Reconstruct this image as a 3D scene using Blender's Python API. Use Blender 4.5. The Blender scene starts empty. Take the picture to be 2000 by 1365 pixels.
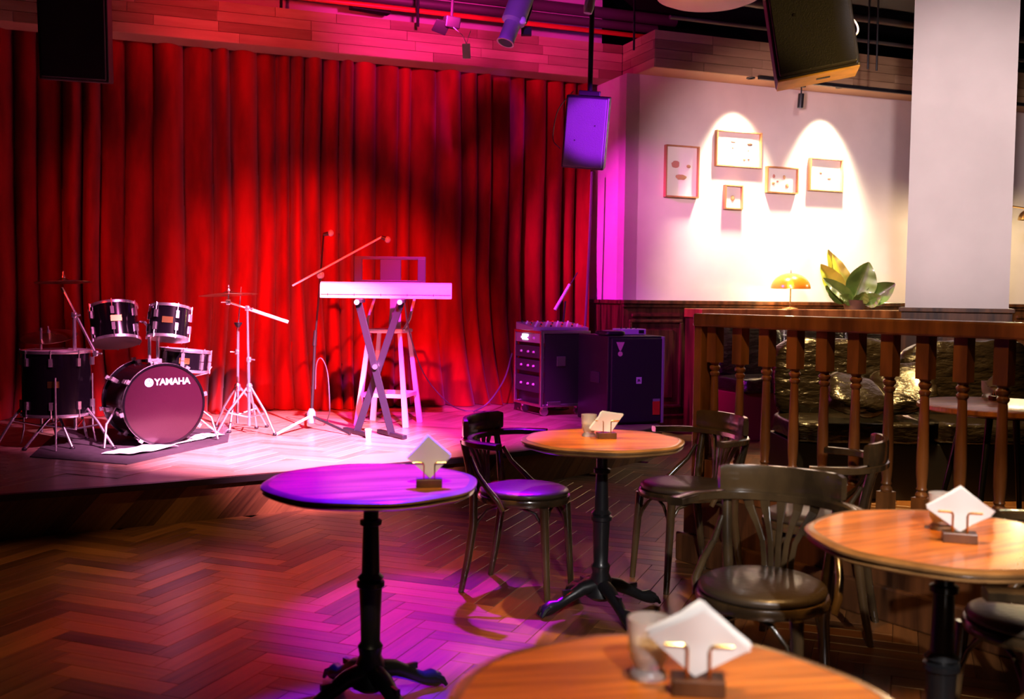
import bpy, math, random
from math import sin, cos, pi, sqrt, atan2, radians
from mathutils import Vector, Matrix, noise
random.seed(7)
SC = bpy.context.scene
COL = SC.collection
V = Vector
# ------------------------------------------------------------------ camera
CAM_H, FPX, PITCH, ROLL = 1.36, 1980.0, radians(3.05), 0.012
_F = V((0, cos(PITCH), -sin(PITCH))); _R0 = V((1, 0, 0)); _U0 = V((0, sin(PITCH), cos(PITCH)))
_R = _R0 * cos(ROLL) + _U0 * sin(ROLL); _U = _U0 * cos(ROLL) - _R0 * sin(ROLL)
CAM = V((0, 0, CAM_H))
cd = bpy.data.cameras.new('camera'); cam = bpy.data.objects.new('camera', cd); COL.objects.link(cam)
cd.sensor_width = 36; cd.lens = FPX / 2000 * 36; cd.clip_start = 0.02
cam.matrix_world = Matrix(((_R.x, _U.x, -_F.x, 0), (_R.y, _U.y, -_F.y, 0), (_R.z, _U.z, -_F.z, CAM_H), (0, 0, 0, 1)))
cd.dof.use_dof = True; cd.dof.focus_distance = 6.5; cd.dof.aperture_fstop = 3.2
SC.camera = cam
# ------------------------------------------------------------------ colour management, world
SC.view_settings.view_transform = 'Standard'; SC.view_settings.look = 'None'
SC.view_settings.gamma = 1.0; SC.view_settings.use_curve_mapping = False
SC.view_settings.exposure = 0.0
w = bpy.data.worlds.new('world'); SC.world = w; w.use_nodes = True
w.node_tree.nodes['Background'].inputs[0].default_value = (1.0, 0.55, 0.35, 1)
w.node_tree.nodes['Background'].inputs[1].default_value = 0.002
# ------------------------------------------------------------------ lights
def spot(name, loc, tgt, power, col, ang, blend=0.5, rad=0.05):
    l = bpy.data.lights.new(name, 'SPOT'); o = bpy.data.objects.new(name, l); COL.objects.link(o)
    l.energy = power; l.color = col; l.spot_size = radians(ang); l.spot_blend = blend; l.shadow_soft_size = rad
    o.location = loc; o.rotation_euler = (V(tgt) - V(loc)).to_track_quat('-Z', 'Y').to_euler()
    return o
def point(name, loc, power, col, rad=0.05):
    l = bpy.data.lights.new(name, 'POINT'); o = bpy.data.objects.new(name, l); COL.objects.link(o)
    l.energy = power; l.color = col; l.shadow_soft_size = rad; o.location = loc
    return o
RED, MAG, PUR, WARM = (1, 0.02, 0.01), (1, 0.05, 0.6), (0.5, 0.03, 1), (1, 0.55, 0.18)
spot('red_stage_light', (-0.9, 3.8, 3.7), (-1.75, 9.3, 1.1), 5000, RED, 32, 0.95, 0.05)
spot('red_stage_light', (-4.0, 4.4, 2.6), (-3.1, 9.0, 1.7), 420, RED, 34, 0.9, 0.05)
spot('red_beam_light', (-2.1, 7.6, 3.62), (-2.4, 9.3, 3.85), 110, (1, 0.02, 0.05), 85, 0.9, 0.05)
spot('pink_stage_light', (0.7, 4.3, 3.9), (-1.65, 7.35, 0.4), 17000, (1, 0.32, 0.64), 31, 0.8, 0.05)
spot('pink_drum_light', (-0.4, 4.7, 3.4), (-2.55, 7.2, 0.85), 1000, (1, 0.20, 0.55), 24, 0.7, 0.05)
spot('magenta_stage_light', (-0.1, 4.4, 3.9), (-0.55, 8.5, 0.4), 5500, (0.85, 0.03, 0.75), 27, 0.8, 0.05)
spot('purple_stage_light', (-0.9, 5.0, 3.9), (0.6, 8.9, 0.9), 520, PUR, 32, 0.7, 0.05)
spot('magenta_wall_light', (-1.3, 8.4, 3.2), (1.35, 10.4, 1.6), 850, (1, 0.02, 0.75), 46, 0.8, 0.05)
spot('purple_speaker_light', (2.1, 6.0, 2.3), (0.64, 8.7, 2.80), 2000, (0.50, 0.02, 1), 13, 0.6, 0.04)
spot('purple_can_fill', (-0.5, 5.4, 2.9), (0.05, 6.95, 3.5), 90, (0.5, 0.06, 1), 30, 0.6, 0.04)  # added lamp, only turns the hanging spotlight can purple
spot('magenta_beam_light', (-0.6, 7.7, 3.60), (-0.5, 10.3, 4.1), 380, (1, 0.02, 0.40), 80, 0.9, 0.05)
spot('purple_floor_light', (-0.3, 4.7, 3.9), (-0.42, 3.3, 0.75), 12000, (0.055, 0.0, 1.0), 15, 0.6, 0.05)
spot('magenta_floor_light', (-0.2, 6.2, 3.8), (-0.33, 4.25, 0.0), 4600, (0.32, 0.0, 1.0), 19, 0.6, 0.05)
spot('red_floor_light', (-1.0, 4.0, 3.9), (-0.9, 4.4, 0.0), 420, (1, 0.03, 0.03), 38, 0.9, 0.05)
for k, (x, y, e, a) in enumerate([(0.36, 4.30, 800, 16), (1.25, 2.55, 600, 26), (0.45, 1.55, 330, 30), (-2.2, 4.0, 140, 40), (0.05, 3.75, 420, 9), (-1.2, 5.2, 230, 36)]):
    spot('table_downlight', (x, y - 0.3, 3.9), (x, y, 0.7), e, WARM, a, 0.5, 0.05)
spot('column_downlight', (1.6, 3.4, 3.2), (3.5, 8.0, 2.4), 1000, (1, 0.80, 0.82), 40, 0.9, 0.08)
spot('wall_wash_light', (2.0, 7.8, 2.9), (2.9, 10.8, 2.3), 270, (1, 0.60, 0.72), 76, 0.9, 0.08)
spot('booth_downlight', (2.5, 6.3, 3.9), (2.7, 7.3, 0.6), 1300, (1, 0.62, 0.22), 40, 0.7, 0.05)
spot('speaker_underside_fill', (3.0, 4.2, 1.9), (1.62, 5.5, 2.9), 260, (1, 0.55, 0.12), 26, 0.6, 0.05)  # added unseen uplight, brightens the plywood underside of the hung loudspeaker
spot('house_spotlight', (0.9, -1.2, 3.2), (0.9, 2.3, 0.75), 950, (1, 0.93, 0.90), 29, 0.7, 0.05)
spot('napkin_spotlight', (-0.1, 0.8, 3.4), (-0.27, 3.15, 0.80), 330, (1, 0.75, 0.4), 11, 0.5, 0.03)
spot('napkin_spotlight', (0.2, 1.6, 3.6), (0.40, 4.3, 0.82), 420, (1, 0.80, 0.55), 6, 0.5, 0.03)
spot('rail_downlight', (0.3, 2.3, 3.9), (1.5, 4.55, 0.9), 240, WARM, 34, 0.7, 0.05)

# ------------------------------------------------------------------ pixel helpers (pixel of the 2000x1365 frame -> place in the room)
def _ray(x, y): return _F + _R * ((x - 1000) / FPX) - _U * ((y - 682.5) / FPX)
def Z(x, y, z):
    d = _ray(x, y); return CAM + d * ((z - CAM_H) / d.z)
def D(x, y, Y):
    d = _ray(x, y); return CAM + d * (Y / d.y)
def project(P):
    v = V(P) - CAM; q = v.dot(_F); return 1000 + FPX * v.dot(_R) / q, 682.5 - FPX * v.dot(_U) / q, q
TH = math.atan(0.38)
EU = V((cos(TH), sin(TH), 0)); EV = V((-sin(TH), cos(TH), 0)); UZ = V((0, 0, 1))
# ------------------------------------------------------------------ mesh builder
def rotz(a): return Matrix.Rotation(a, 4, 'Z')
def frame(axis, up=UZ):
    a = V(axis).normalized(); u = V(up)
    if abs(a.dot(u)) > 0.99: u = V((1, 0, 0))
    x = u.cross(a).normalized(); y = a.cross(x).normalized()
    return x, y, a
class MB:
    def __init__(s): s.v = []; s.f = []; s.uv = None
    def add(s, vs, fs):
        b = len(s.v); s.v += [V(p) for p in vs]; s.f += [tuple(i + b for i in q) for q in fs]; return s
    def box(s, c, size, M=None):
        hx, hy, hz = size[0] / 2, size[1] / 2, size[2] / 2; c = V(c)
        vs = [V((x, y, z)) for z in (-hz, hz) for y in (-hy, hy) for x in (-hx, hx)]
        if M is not None:
            M3 = M.to_3x3() if len(M) == 4 else M; vs = [M3 @ p for p in vs]
        return s.add([p + c for p in vs], [(0, 2, 3, 1), (4, 5, 7, 6), (0, 1, 5, 4), (2, 6, 7, 3), (0, 4, 6, 2), (1, 3, 7, 5)])
    def tube(s, p0, p1, r0, r1=None, n=10):
        r1 = r0 if r1 is None else r1; p0 = V(p0); p1 = V(p1); x, y, a = frame(p1 - p0)
        vs = [p + (x * cos(2 * pi * i / n) + y * sin(2 * pi * i / n)) * r for p, r in ((p0, r0), (p1, r1)) for i in range(n)]
        fs = [(i, (i + 1) % n, n + (i + 1) % n, n + i) for i in range(n)] + [tuple(range(n - 1, -1, -1)), tuple(range(n, 2 * n))]
        return s.add(vs, fs)
    def path(s, pts, r, n=8):
        pts = [V(p) for p in pts]; m = len(pts); rr = r if isinstance(r, (list, tuple)) else [r] * m
        vs = []; px = None
        for i in range(m):
            t = (pts[min(i + 1, m - 1)] - pts[max(i - 1, 0)]).normalized()
            if px is None: px, py, _ = frame(t)
            else:
                px = (px - t * px.dot(t)).normalized(); py = t.cross(px)
            vs += [pts[i] + (px * cos(2 * pi * k / n) + py * sin(2 * pi * k / n)) * rr[i] for k in range(n)]
        fs = [(i * n + k, i * n + (k + 1) % n, (i + 1) * n + (k + 1) % n, (i + 1) * n + k) for i in range(m - 1) for k in range(n)]
        fs += [tuple(range(n - 1, -1, -1)), tuple(range((m - 1) * n, m * n))]
        return s.add(vs, fs)
    def rail(s, pts, w, h, side=None, prof=None):
        # rectangular (or given) section swept along pts; w across (horizontal), h along z unless side given
        pts = [V(p) for p in pts]; m = len(pts); vs = []
        pr = prof or [(-.5, -.5), (.5, -.5), (.5, .5), (-.5, .5)]; n = len(pr)
        ww = w if isinstance(w, (list, tuple)) else [w] * m; hh = h if isinstance(h, (list, tuple)) else [h] * m
        for i in range(m):
            t = (pts[min(i + 1, m - 1)] - pts[max(i - 1, 0)]).normalized()
            up = V(side) if side is not None else UZ
            x = t.cross(up).normalized(); y = x.cross(t).normalized()
            vs += [pts[i] + x * (a * ww[i]) + y * (b * hh[i]) for a, b in pr]
        fs = [(i * n + k, i * n + (k + 1) % n, (i + 1) * n + (k + 1) % n, (i + 1) * n + k) for i in range(m - 1) for k in range(n)]
        fs += [tuple(range(n - 1, -1, -1)), tuple(range((m - 1) * n, m * n))]
        return s.add(vs, fs)
    def lathe(s, prof, n=24, M=None, c=(0, 0, 0), scallop=None):
        M = M or Matrix.Identity(4); c = V(c); vs = []
        for r, z in prof:
            for i in range(n):
                a = 2 * pi * i / n; q = r * (scallop(a) if scallop else 1)
                vs.append(M @ V((q * cos(a), q * sin(a), z)) + c)
        m = len(prof)
        fs = [(j * n + i, j * n + (i + 1) % n, (j + 1) * n + (i + 1) % n, (j + 1) * n + i) for j in range(m - 1) for i in range(n)]
        if prof[0][0] > 1e-5: fs.append(tuple(range(n - 1, -1, -1)))
        if prof[-1][0] > 1e-5: fs.append(tuple(range((m - 1) * n, m * n)))
        return s.add(vs, fs)
    def grid(s, fn, nu, nv, closed=False):
        vs = [fn(i / nu, j / nv) for j in range(nv + 1) for i in range(nu + (0 if closed else 1))]
        n = nu if closed else nu + 1
        fs = [(j * n + i, j * n + (i + 1) % n, (j + 1) * n + (i + 1) % n, (j + 1) * n + i) for j in range(nv) for i in range(nu)]
        return s.add(vs, fs)
    def prism(s, poly, z0, z1, M=None):
        n = len(poly); vs = [V((p[0], p[1], z)) for z in (z0, z1) for p in poly]
        if M is not None: vs = [M @ p for p in vs]
        return s.add(vs, [tuple(range(n - 1, -1, -1)), tuple(range(n, 2 * n))] + [(i, (i + 1) % n, n + (i + 1) % n, n + i) for i in range(n)])
    def puffy(s, c, size, M=None, e=0.45, n=28, wr=0.0, seed=0, fr=14):
        def sp(t, q): return (abs(t) ** q) * (1 if t >= 0 else -1)
        M3 = (M.to_3x3() if M is not None else Matrix.Identity(3)); c = V(c)
        def fn(u, v):
            a = 2 * pi * u; b = pi * (v - 0.5)
            p = V((sp(cos(b), e) * sp(cos(a), e), sp(cos(b), e) * sp(sin(a), e), sp(sin(b), e)))
            q = V((p.x * size[0] / 2, p.y * size[1] / 2, p.z * size[2] / 2))
            if wr:
                d = noise.noise(V((q.x * fr, q.y * fr, q.z * fr * 0.5 + seed))) * wr
                q = q * (1 + d)
            return M3 @ q + c
        return s.grid(fn, n, n // 2, True)
def obj(name, mb, mat, parent=None, world=False, bevel=0, smooth=None, sub=0, loc=None):
    vs = mb.v
    if world and parent is not None:
        inv = ROOTM[root_of(parent)].inverted(); vs = [inv @ p for p in vs]
    elif loc is not None: vs = [p - V(loc) for p in vs]
    me = bpy.data.meshes.new(name); me.from_pydata([tuple(p) for p in vs], [], mb.f); me.validate()
    if mb.uv:
        ul = me.uv_layers.new(name='uv')
        for poly in me.polygons:
            for li in poly.loop_indices: ul.data[li].uv = mb.uv[me.loops[li].vertex_index]
    me.materials.append(mat)
    if smooth is not None:
        me.polygons.foreach_set('use_smooth', [True] * len(me.polygons)); me.set_sharp_from_angle(angle=radians(smooth))
    o = bpy.data.objects.new(name, me); COL.objects.link(o)
    if parent is not None: o.parent = parent
    elif loc is not None: o.location = loc
    if bevel:
        b = o.modifiers.new('bevel', 'BEVEL'); b.width = bevel; b.segments = 2; b.limit_method = 'ANGLE'; b.angle_limit = radians(40)
    if sub:
        b = o.modifiers.new('sub', 'SUBSURF'); b.levels = sub; b.render_levels = sub
    return o
ROOTM = {}
def root_of(o):
    while o.parent is not None: o = o.parent
    return o
def tag(o, label, cat=None, group=None, kind=None):
    o['label'] = label
    if cat: o['category'] = cat
    if group: o['group'] = group
    if kind: o['kind'] = kind
    return o
def thing(name, label, cat, loc=(0, 0, 0), rz=0, group=None, kind=None):
    o = bpy.data.objects.new(name, None); COL.objects.link(o); o.location = loc; o.rotation_euler = (0, 0, rz)
    o.empty_display_size = 0.05
    ROOTM[o] = Matrix.Translation(V(loc)) @ rotz(rz)
    return tag(o, label, cat, group, kind)
KIDS = {}
def copy_tree(o, parent=None):
    c = o.copy(); COL.objects.link(c); c.parent = parent
    for ch in list(o.children): copy_tree(ch, c)
    return c
def place(o, loc, rz, label):
    o.location = loc; o.rotation_euler = (0, 0, rz); o['label'] = label; return o
# ------------------------------------------------------------------ materials
def mat(name, col, rough=0.5, metal=0.0, spec=0.5, coat=0.0, sheen=0.0, emit=None, es=0.0, trans=0.0, noise_amt=0.0, noise_scale=8.0, bump=0.0, stretch=(1, 1, 1), col2=None, sss=0, coat_rough=0.1):
    m = bpy.data.materials.new(name); m.use_nodes = True; nt = m.node_tree; b = nt.nodes['Principled BSDF']
    b.inputs['Base Color'].default_value = (*col, 1); b.inputs['Roughness'].default_value = rough; b.inputs['Metallic'].default_value = metal
    b.inputs['Specular IOR Level'].default_value = spec; b.inputs['Coat Weight'].default_value = coat; b.inputs['Coat Roughness'].default_value = coat_rough
    b.inputs['Sheen Weight'].default_value = sheen; b.inputs['Transmission Weight'].default_value = trans
    if sss: b.inputs['Subsurface Weight'].default_value = sss
    if emit: b.inputs['Emission Color'].default_value = (*emit, 1); b.inputs['Emission Strength'].default_value = es
    if noise_amt or bump:
        tc = nt.nodes.new('ShaderNodeTexCoord'); mp = nt.nodes.new('ShaderNodeMapping'); nz = nt.nodes.new('ShaderNodeTexNoise')
        mp.inputs['Scale'].default_value = stretch; nz.inputs['Scale'].default_value = noise_scale; nz.inputs['Detail'].default_value = 5
        nt.links.new(tc.outputs['Object'], mp.inputs['Vector']); nt.links.new(mp.outputs[0], nz.inputs['Vector'])
        if noise_amt:
            cr = nt.nodes.new('ShaderNodeMix'); cr.data_type = 'RGBA'
            c2 = col2 or tuple(max(0, c * (1 - noise_amt)) for c in col)
            cr.inputs['A'].default_value = (*c2, 1); cr.inputs['B'].default_value = (*tuple(min(1, c * (1 + noise_amt * .4)) for c in col), 1)
            mr = nt.nodes.new('ShaderNodeMapRange'); mr.inputs['From Min'].default_value = 0.35; mr.inputs['From Max'].default_value = 0.65
            nt.links.new(nz.outputs['Fac'], mr.inputs['Value']); nt.links.new(mr.outputs[0], cr.inputs['Factor'])
            nt.links.new(cr.outputs['Result'], b.inputs['Base Color'])
        if bump:
            bp = nt.nodes.new('ShaderNodeBump'); bp.inputs['Strength'].default_value = bump; bp.inputs['Distance'].default_value = 0.01 if bump < 0.8 else 0.03
            nt.links.new(nz.outputs['Fac'], bp.inputs['Height']); nt.links.new(bp.outputs[0], b.inputs['Normal'])
    return m
def plank_mat(name, c1, c2, rough, coat=0.0, gscale=(3, 40, 1)):
    # every plank its own tone, grain along its length (uv.x)
    m = bpy.data.materials.new(name); m.use_nodes = True; nt = m.node_tree; b = nt.nodes['Principled BSDF']; N = nt.nodes.new; L = nt.links.new
    geo = N('ShaderNodeNewGeometry'); oi = N('ShaderNodeObjectInfo'); ad = N('ShaderNodeMath'); ad.operation = 'ADD'; fr = N('ShaderNodeMath'); fr.operation = 'FRACT'
    L(geo.outputs['Random Per Island'], ad.inputs[0]); L(oi.outputs['Random'], ad.inputs[1]); L(ad.outputs[0], fr.inputs[0])
    uv = N('ShaderNodeUVMap'); mp = N('ShaderNodeMapping'); mp.inputs['Scale'].default_value = gscale
    cx = N('ShaderNodeCombineXYZ'); mu = N('ShaderNodeMath'); mu.operation = 'MULTIPLY'; mu.inputs[1].default_value = 37.0
    L(fr.outputs[0], mu.inputs[0]); L(mu.outputs[0], cx.inputs['Z']); L(mu.outputs[0], cx.inputs['X']); L(uv.outputs[0], mp.inputs['Vector']); L(cx.outputs[0], mp.inputs['Location'])
    nz = N('ShaderNodeTexNoise'); nz.inputs['Scale'].default_value = 1.0; nz.inputs['Detail'].default_value = 4; L(mp.outputs[0], nz.inputs['Vector'])
    mx = N('ShaderNodeMix'); mx.data_type = 'RGBA'; mx.inputs['A'].default_value = (*c1, 1); mx.inputs['B'].default_value = (*c2, 1)
    a2 = N('ShaderNodeMath'); a2.operation = 'MULTIPLY_ADD'; a2.inputs[1].default_value = 0.8; L(fr.outputs[0], a2.inputs[0])
    m3 = N('ShaderNodeMath'); m3.operation = 'MULTIPLY_ADD'; m3.inputs[1].default_value = 0.9; m3.inputs[2].default_value = -0.36; L(nz.outputs['Fac'], m3.inputs[0]); L(m3.outputs[0], a2.inputs[2])
    L(a2.outputs[0], mx.inputs['Factor']); L(mx.outputs['Result'], b.inputs['Base Color'])
    b.inputs['Roughness'].default_value = rough; b.inputs['Coat Weight'].default_value = coat; b.inputs['Coat Roughness'].default_value = 0.22
    bp = N('ShaderNodeBump'); bp.inputs['Strength'].default_value = 0.12; bp.inputs['Distance'].default_value = 0.004; L(nz.outputs['Fac'], bp.inputs['Height']); L(bp.outputs[0], b.inputs['Normal'])
    return m
def wood_mat(name, c1, c2, rough=0.35, coat=0.3, scale=6, stretch=(1, 1, 0.12)):
    return mat(name, c2, rough, coat=coat, noise_amt=1, noise_scale=scale, col2=c1, stretch=stretch, bump=0.05)
M = {}
M['floor'] = plank_mat('herringbone_oak', (0.040, 0.014, 0.004), (0.26, 0.10, 0.028), 0.38, 0.25)
M['floor_base'] = mat('dark_joint', (0.05, 0.02, 0.008), 0.6)
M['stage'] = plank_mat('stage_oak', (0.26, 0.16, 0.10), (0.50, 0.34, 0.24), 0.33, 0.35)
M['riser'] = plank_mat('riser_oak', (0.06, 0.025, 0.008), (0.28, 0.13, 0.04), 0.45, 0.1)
M['beamwood'] = plank_mat('pine_beam', (0.24, 0.13, 0.06), (0.60, 0.40, 0.22), 0.6, 0.0, (2, 14, 1))
M['nosing'] = mat('black_nosing', (0.012, 0.01, 0.01), 0.4)
M['velvet'] = mat('red_velvet', (0.30, 0.006, 0.006), 0.85, sheen=0.12, spec=0.1, noise_amt=0.45, noise_scale=5, stretch=(1, 1, 0.25), bump=0.1)
M['plaster'] = mat('white_plaster', (0.78, 0.70, 0.66), 0.8, spec=0.2, noise_amt=0.08, noise_scale=2)
M['ceiling'] = mat('black_ceiling', (0.02, 0.017, 0.016), 0.8)
M['darkwood'] = wood_mat('dark_panel_wood', (0.028, 0.010, 0.004), (0.10, 0.036, 0.012), 0.38, 0.3, 5, (3, 3, 0.3))
M['railwood'] = wood_mat('rail_wood', (0.11, 0.036, 0.010), (0.24, 0.085, 0.022), 0.32, 0.4, 5, (2, 2, 0.4))
M['chairwood'] = wood_mat('chair_wood', (0.020, 0.012, 0.006), (0.065, 0.038, 0.016), 0.24, 0.7, 7, (1, 1, 0.5))
M['tabletop'] = wood_mat('table_top_wood', (0.30, 0.085, 0.012), (0.52, 0.165, 0.024), 0.34, 0.25, 2.2, (1, 14, 1))
M['tableedge'] = wood_mat('table_edge_wood', (0.13, 0.06, 0.02), (0.24, 0.12, 0.04), 0.28, 0.5, 5)
M['iron'] = mat('black_iron', (0.012, 0.012, 0.014), 0.35, 0.3, coat=0.3)
M['leather'] = mat('brown_leather', (0.045, 0.030, 0.018), 0.38, coat=0.15, bump=0.15, noise_scale=60)
M['sofa'] = mat('black_leather', (0.014, 0.009, 0.005), 0.26, coat=0.5, coat_rough=0.2, bump=1.0, noise_scale=7, stretch=(1, 1, 2.5))
M['sofapanel'] = mat('sofa_panel', (0.16, 0.012, 0.02), 0.5)
M['chrome'] = mat('chrome', (0.80, 0.78, 0.80), 0.26, 0.9)
M['drumshell'] = mat('black_drum_wrap', (0.004, 0.003, 0.005), 0.16, coat=0.4, spec=0.3)
M['drumhead'] = mat('white_drumhead', (0.62, 0.52, 0.54), 0.42)
M['basshead'] = mat('black_drumhead', (0.024, 0.004, 0.012), 0.20, coat=0.7)
M['white'] = mat('white_print', (0.85, 0.85, 0.85), 0.5)
M['cymbal'] = mat('bronze_cymbal', (0.55, 0.38, 0.22), 0.28, 1.0)
M['black'] = mat('black_plastic', (0.014, 0.013, 0.016), 0.45)
M['grille'] = mat('black_grille', (0.030, 0.030, 0.034), 0.6, bump=0.3, noise_scale=140)
M['subgrille'] = mat('sub_grille', (0.020, 0.018, 0.026), 0.5, bump=0.3, noise_scale=140)
M['silver'] = mat('silver_plastic', (0.84, 0.84, 0.86), 0.35)
M['keyblack'] = mat('music_rest_plastic', (0.012, 0.012, 0.022), 0.4)
M['key'] = mat('white_key', (0.8, 0.8, 0.78), 0.3)
M['stool'] = mat('pale_painted_steel', (0.62, 0.52, 0.50), 0.3, coat=0.3)
M['alu'] = mat('aluminium_edge', (0.7, 0.7, 0.72), 0.3, 1.0)
M['brass'] = mat('brass', (0.80, 0.52, 0.16), 0.25, 1.0)
M['napkin'] = mat('white_paper', (0.86, 0.84, 0.83), 0.9, spec=0.1)
M['glass'] = mat('clear_glass', (0.96, 0.94, 0.93), 0.28, trans=0.72)
M['candle'] = mat('white_wax', (0.94, 0.90, 0.86), 0.5)
M['frame'] = wood_mat('pine_frame', (0.30, 0.12, 0.04), (0.42, 0.2, 0.08), 0.4, 0.2, 6)
M['paper'] = mat('print_paper', (0.85, 0.82, 0.76), 0.8)
M['leaf'] = mat('green_leaf', (0.13, 0.22, 0.035), 0.35, coat=0.2, noise_amt=0.5, noise_scale=4)
M['vein'] = mat('leaf_vein', (0.36, 0.42, 0.12), 0.4)
M['pot'] = mat('clay_pot', (0.12, 0.06, 0.04), 0.6)
M['cable'] = mat('cable_rubber', (0.10, 0.08, 0.10), 0.5)
M['mat'] = mat('black_drum_mat', (0.035, 0.030, 0.036), 0.8, noise_amt=0.3, noise_scale=20)
M['pipe'] = mat('grey_pipe', (0.16, 0.14, 0.13), 0.5, 0.4)
M['redlabel'] = mat('red_label', (0.75, 0.06, 0.02), 0.5)
M['ply'] = mat('cabinet_plywood', (0.80, 0.46, 0.12), 0.5, noise_amt=0.2, noise_scale=10)
M['led'] = mat('led_display', (0.9, 0.9, 0.9), 0.4, emit=(0.9, 0.85, 1), es=6)
M['bulb'] = mat('warm_bulb', (1, 0.9, 0.7), 0.4, emit=(1, 0.75, 0.4), es=40)
M['shade'] = mat('amber_lamp_glass', (0.85, 0.36, 0.02), 0.25, trans=0.42, coat=0.3)
M['spotglass'] = mat('lit_lens', (1, 1, 1), 0.4, emit=(1, 0.92, 0.8), es=12)
M['fixture'] = mat('grey_fixture', (0.42, 0.40, 0.45), 0.4, 0.3)
M['cream'] = mat('cream_canopy', (0.7, 0.55, 0.42), 0.6)
# ================================================================== STRUCTURE
P1 = V((1.108, 10.646, 0))
def BL(u, v, z=0.0): return P1 + EU * u + EV * v + UZ * z
MB_ROT = rotz(TH)
ZB, HB, CEIL, STG, WH = 3.60, 0.36, 4.75, 0.25, 1.33
EDGE = [V(p) for p in ((-4.6, 4.45), (-3.6, 4.98), (-2.769, 5.451), (-2.077, 5.845), (-1.484, 6.20), (-0.90, 6.54), (-0.324, 6.92), (0.20, 7.35), (0.60, 7.76), (0.90, 8.12), (1.12, 8.44), (1.32, 8.76))]
def curve_pts(P, step):
    # Catmull-Rom through P, resampled
    out = []
    Q = [P[0] * 2 - P[1]] + P + [P[-1] * 2 - P[-2]]
    for i in range(1, len(Q) - 2):
        for k in range(12):
            t = k / 12; a, b, c, d = Q[i - 1], Q[i], Q[i + 1], Q[i + 2]
            out.append(0.5 * ((2 * b) + (c - a) * t + (2 * a - 5 * b + 4 * c - d) * t * t + (3 * b - a - 3 * c + d) * t ** 3))
    out.append(P[-1]); res = [out[0]]; acc = 0
    for i in range(1, len(out)):
        seg = (out[i] - out[i - 1]).length; q = out[i - 1]
        while acc + seg >= step:
            r = (step - acc) / seg; q = q + (out[i] - q) * r; res.append(q.copy()); seg = (out[i] - q).length; acc = 0
        acc += seg
    return res
SE = curve_pts(EDGE, 0.04)
def in_poly(p, poly):
    c = False; j = len(poly) - 1
    for i in range(len(poly)):
        a, b = poly[i], poly[j]
        if (a.y > p.y) != (b.y > p.y) and p.x < (b.x - a.x) * (p.y - a.y) / (b.y - a.y) + a.x: c = not c
        j = i
    return c
stage_poly = SE + [BL(-0.12, -0.34).to_2d(), BL(-0.12, 0.5).to_2d(), BL(-6.6, 0.5).to_2d(), V((-5.4, 4.0))]
# ---- floor with herringbone planks
fb = MB(); fb.box((0.5, 5.5, -0.062), (16, 18, 0.1))
floor = tag(obj('floor', fb, M['floor_base']), 'brown oak herringbone parquet floor', 'floor', kind='structure')
PL, PW, PT = 0.48, 0.096, 0.012
def plank_mesh(mb, cx, cy, ang, L, W, z0, z1):
    b = len(mb.v); c, s = cos(ang), sin(ang); ch = 0.0015
    for z, q in ((z0, 0), (z1 - ch, 0), (z1, ch)):
        for lx, ly in ((-L / 2 + q, -W / 2 + q), (L / 2 - q, -W / 2 + q), (L / 2 - q, W / 2 - q), (-L / 2 + q, W / 2 - q)):
            mb.v.append(V((cx + lx * c - ly * s, cy + lx * s + ly * c, z)))
            if mb.uv is None: mb.uv = []
            mb.uv.append((lx, ly))
    for k in (0, 4):
        for i in range(4): mb.f.append((b + k + i, b + k + (i + 1) % 4, b + k + 4 + (i + 1) % 4, b + k + 4 + i))
    mb.f.append((b + 8, b + 9, b + 10, b + 11))
def herring(alpha, ox, oy, keep):
    n = int(round(PL / PW)); out = []; ca, sa = cos(alpha), sin(alpha)
    for s in range(-170, 170):
        for t in range(-36, 36):
            for kind in (0, 1):
                x = s + t * n; y = s - t * n
                if kind == 0: cx, cy, a = x + n / 2, y + 0.5, 0
                else: cx, cy, a = x + 0.5, y + 1 + n / 2, pi / 2
                cx *= PW; cy *= PW
                X = ox + cx * ca - cy * sa; Y = oy + cx * sa + cy * ca
                if keep(X, Y): out.append((X, Y, a + alpha))
    return out
fl = herring(radians(69), 0.1, 4.0, lambda X, Y: -4.6 < X < 5 and 1.0 < Y < 10.2 and not in_poly(V((X, Y - 0.12)), stage_poly))
vis = []; rest = []
for X, Y, a in fl:
    px, py, q = project((X, Y, 0))
    if q > 0.5 and -60 < px < 2060 and py < 1420: vis.append((Y, X, a))
    else: rest.append((X, Y, a))
vis.sort(); pieces = vis[:290]; rest += [(X, Y, a) for Y, X, a in vis[290:]]
pm = MB(); plank_mesh(pm, 0, 0, 0, PL - 0.0015, PW - 0.0015, -PT, 0)
first = obj('plank', pm, M['floor'], floor)
for i, (Y, X, a) in enumerate(pieces):
    o = first if i == 0 else first.copy()
    if i: COL.objects.link(o); o.parent = floor
    o.location = (X, Y, 0); o.rotation_euler = (0, 0, a)
rm = MB()
for X, Y, a in rest: plank_mesh(rm, X, Y, a, PL - 0.0015, PW - 0.0015, -PT, 0)
tag(obj('plank_field', rm, M['floor'], floor), 'rest of the herringbone planks', kind='stuff')
# ---- stage platform: core, joined top boards, riser boards, nosing
sm = MB(); sm.prism([(p.x, p.y) for p in stage_poly], 0.0, STG - 0.003)
stage = tag(obj('stage_platform', sm, M['stage']), 'low curved wooden stage in front of the red curtain', 'stage', kind='structure')
tm = MB()
for X, Y, a in herring(radians(69), 0.1, 4.0, lambda X, Y: -4.6 < X < 2 and 4 < Y < 11.2 and all(in_poly(V((X + dx, Y + dy)), stage_poly) for dx in (-.24, 0, .24) for dy in (-.26, 0, .26))):
    plank_mesh(tm, X, Y, a, PL - 0.002, PW - 0.002, STG - PT, STG)
tag(obj('stage_boards', tm, M['stage'], stage), 'worn pale boards of the stage top', kind='stuff')
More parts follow.
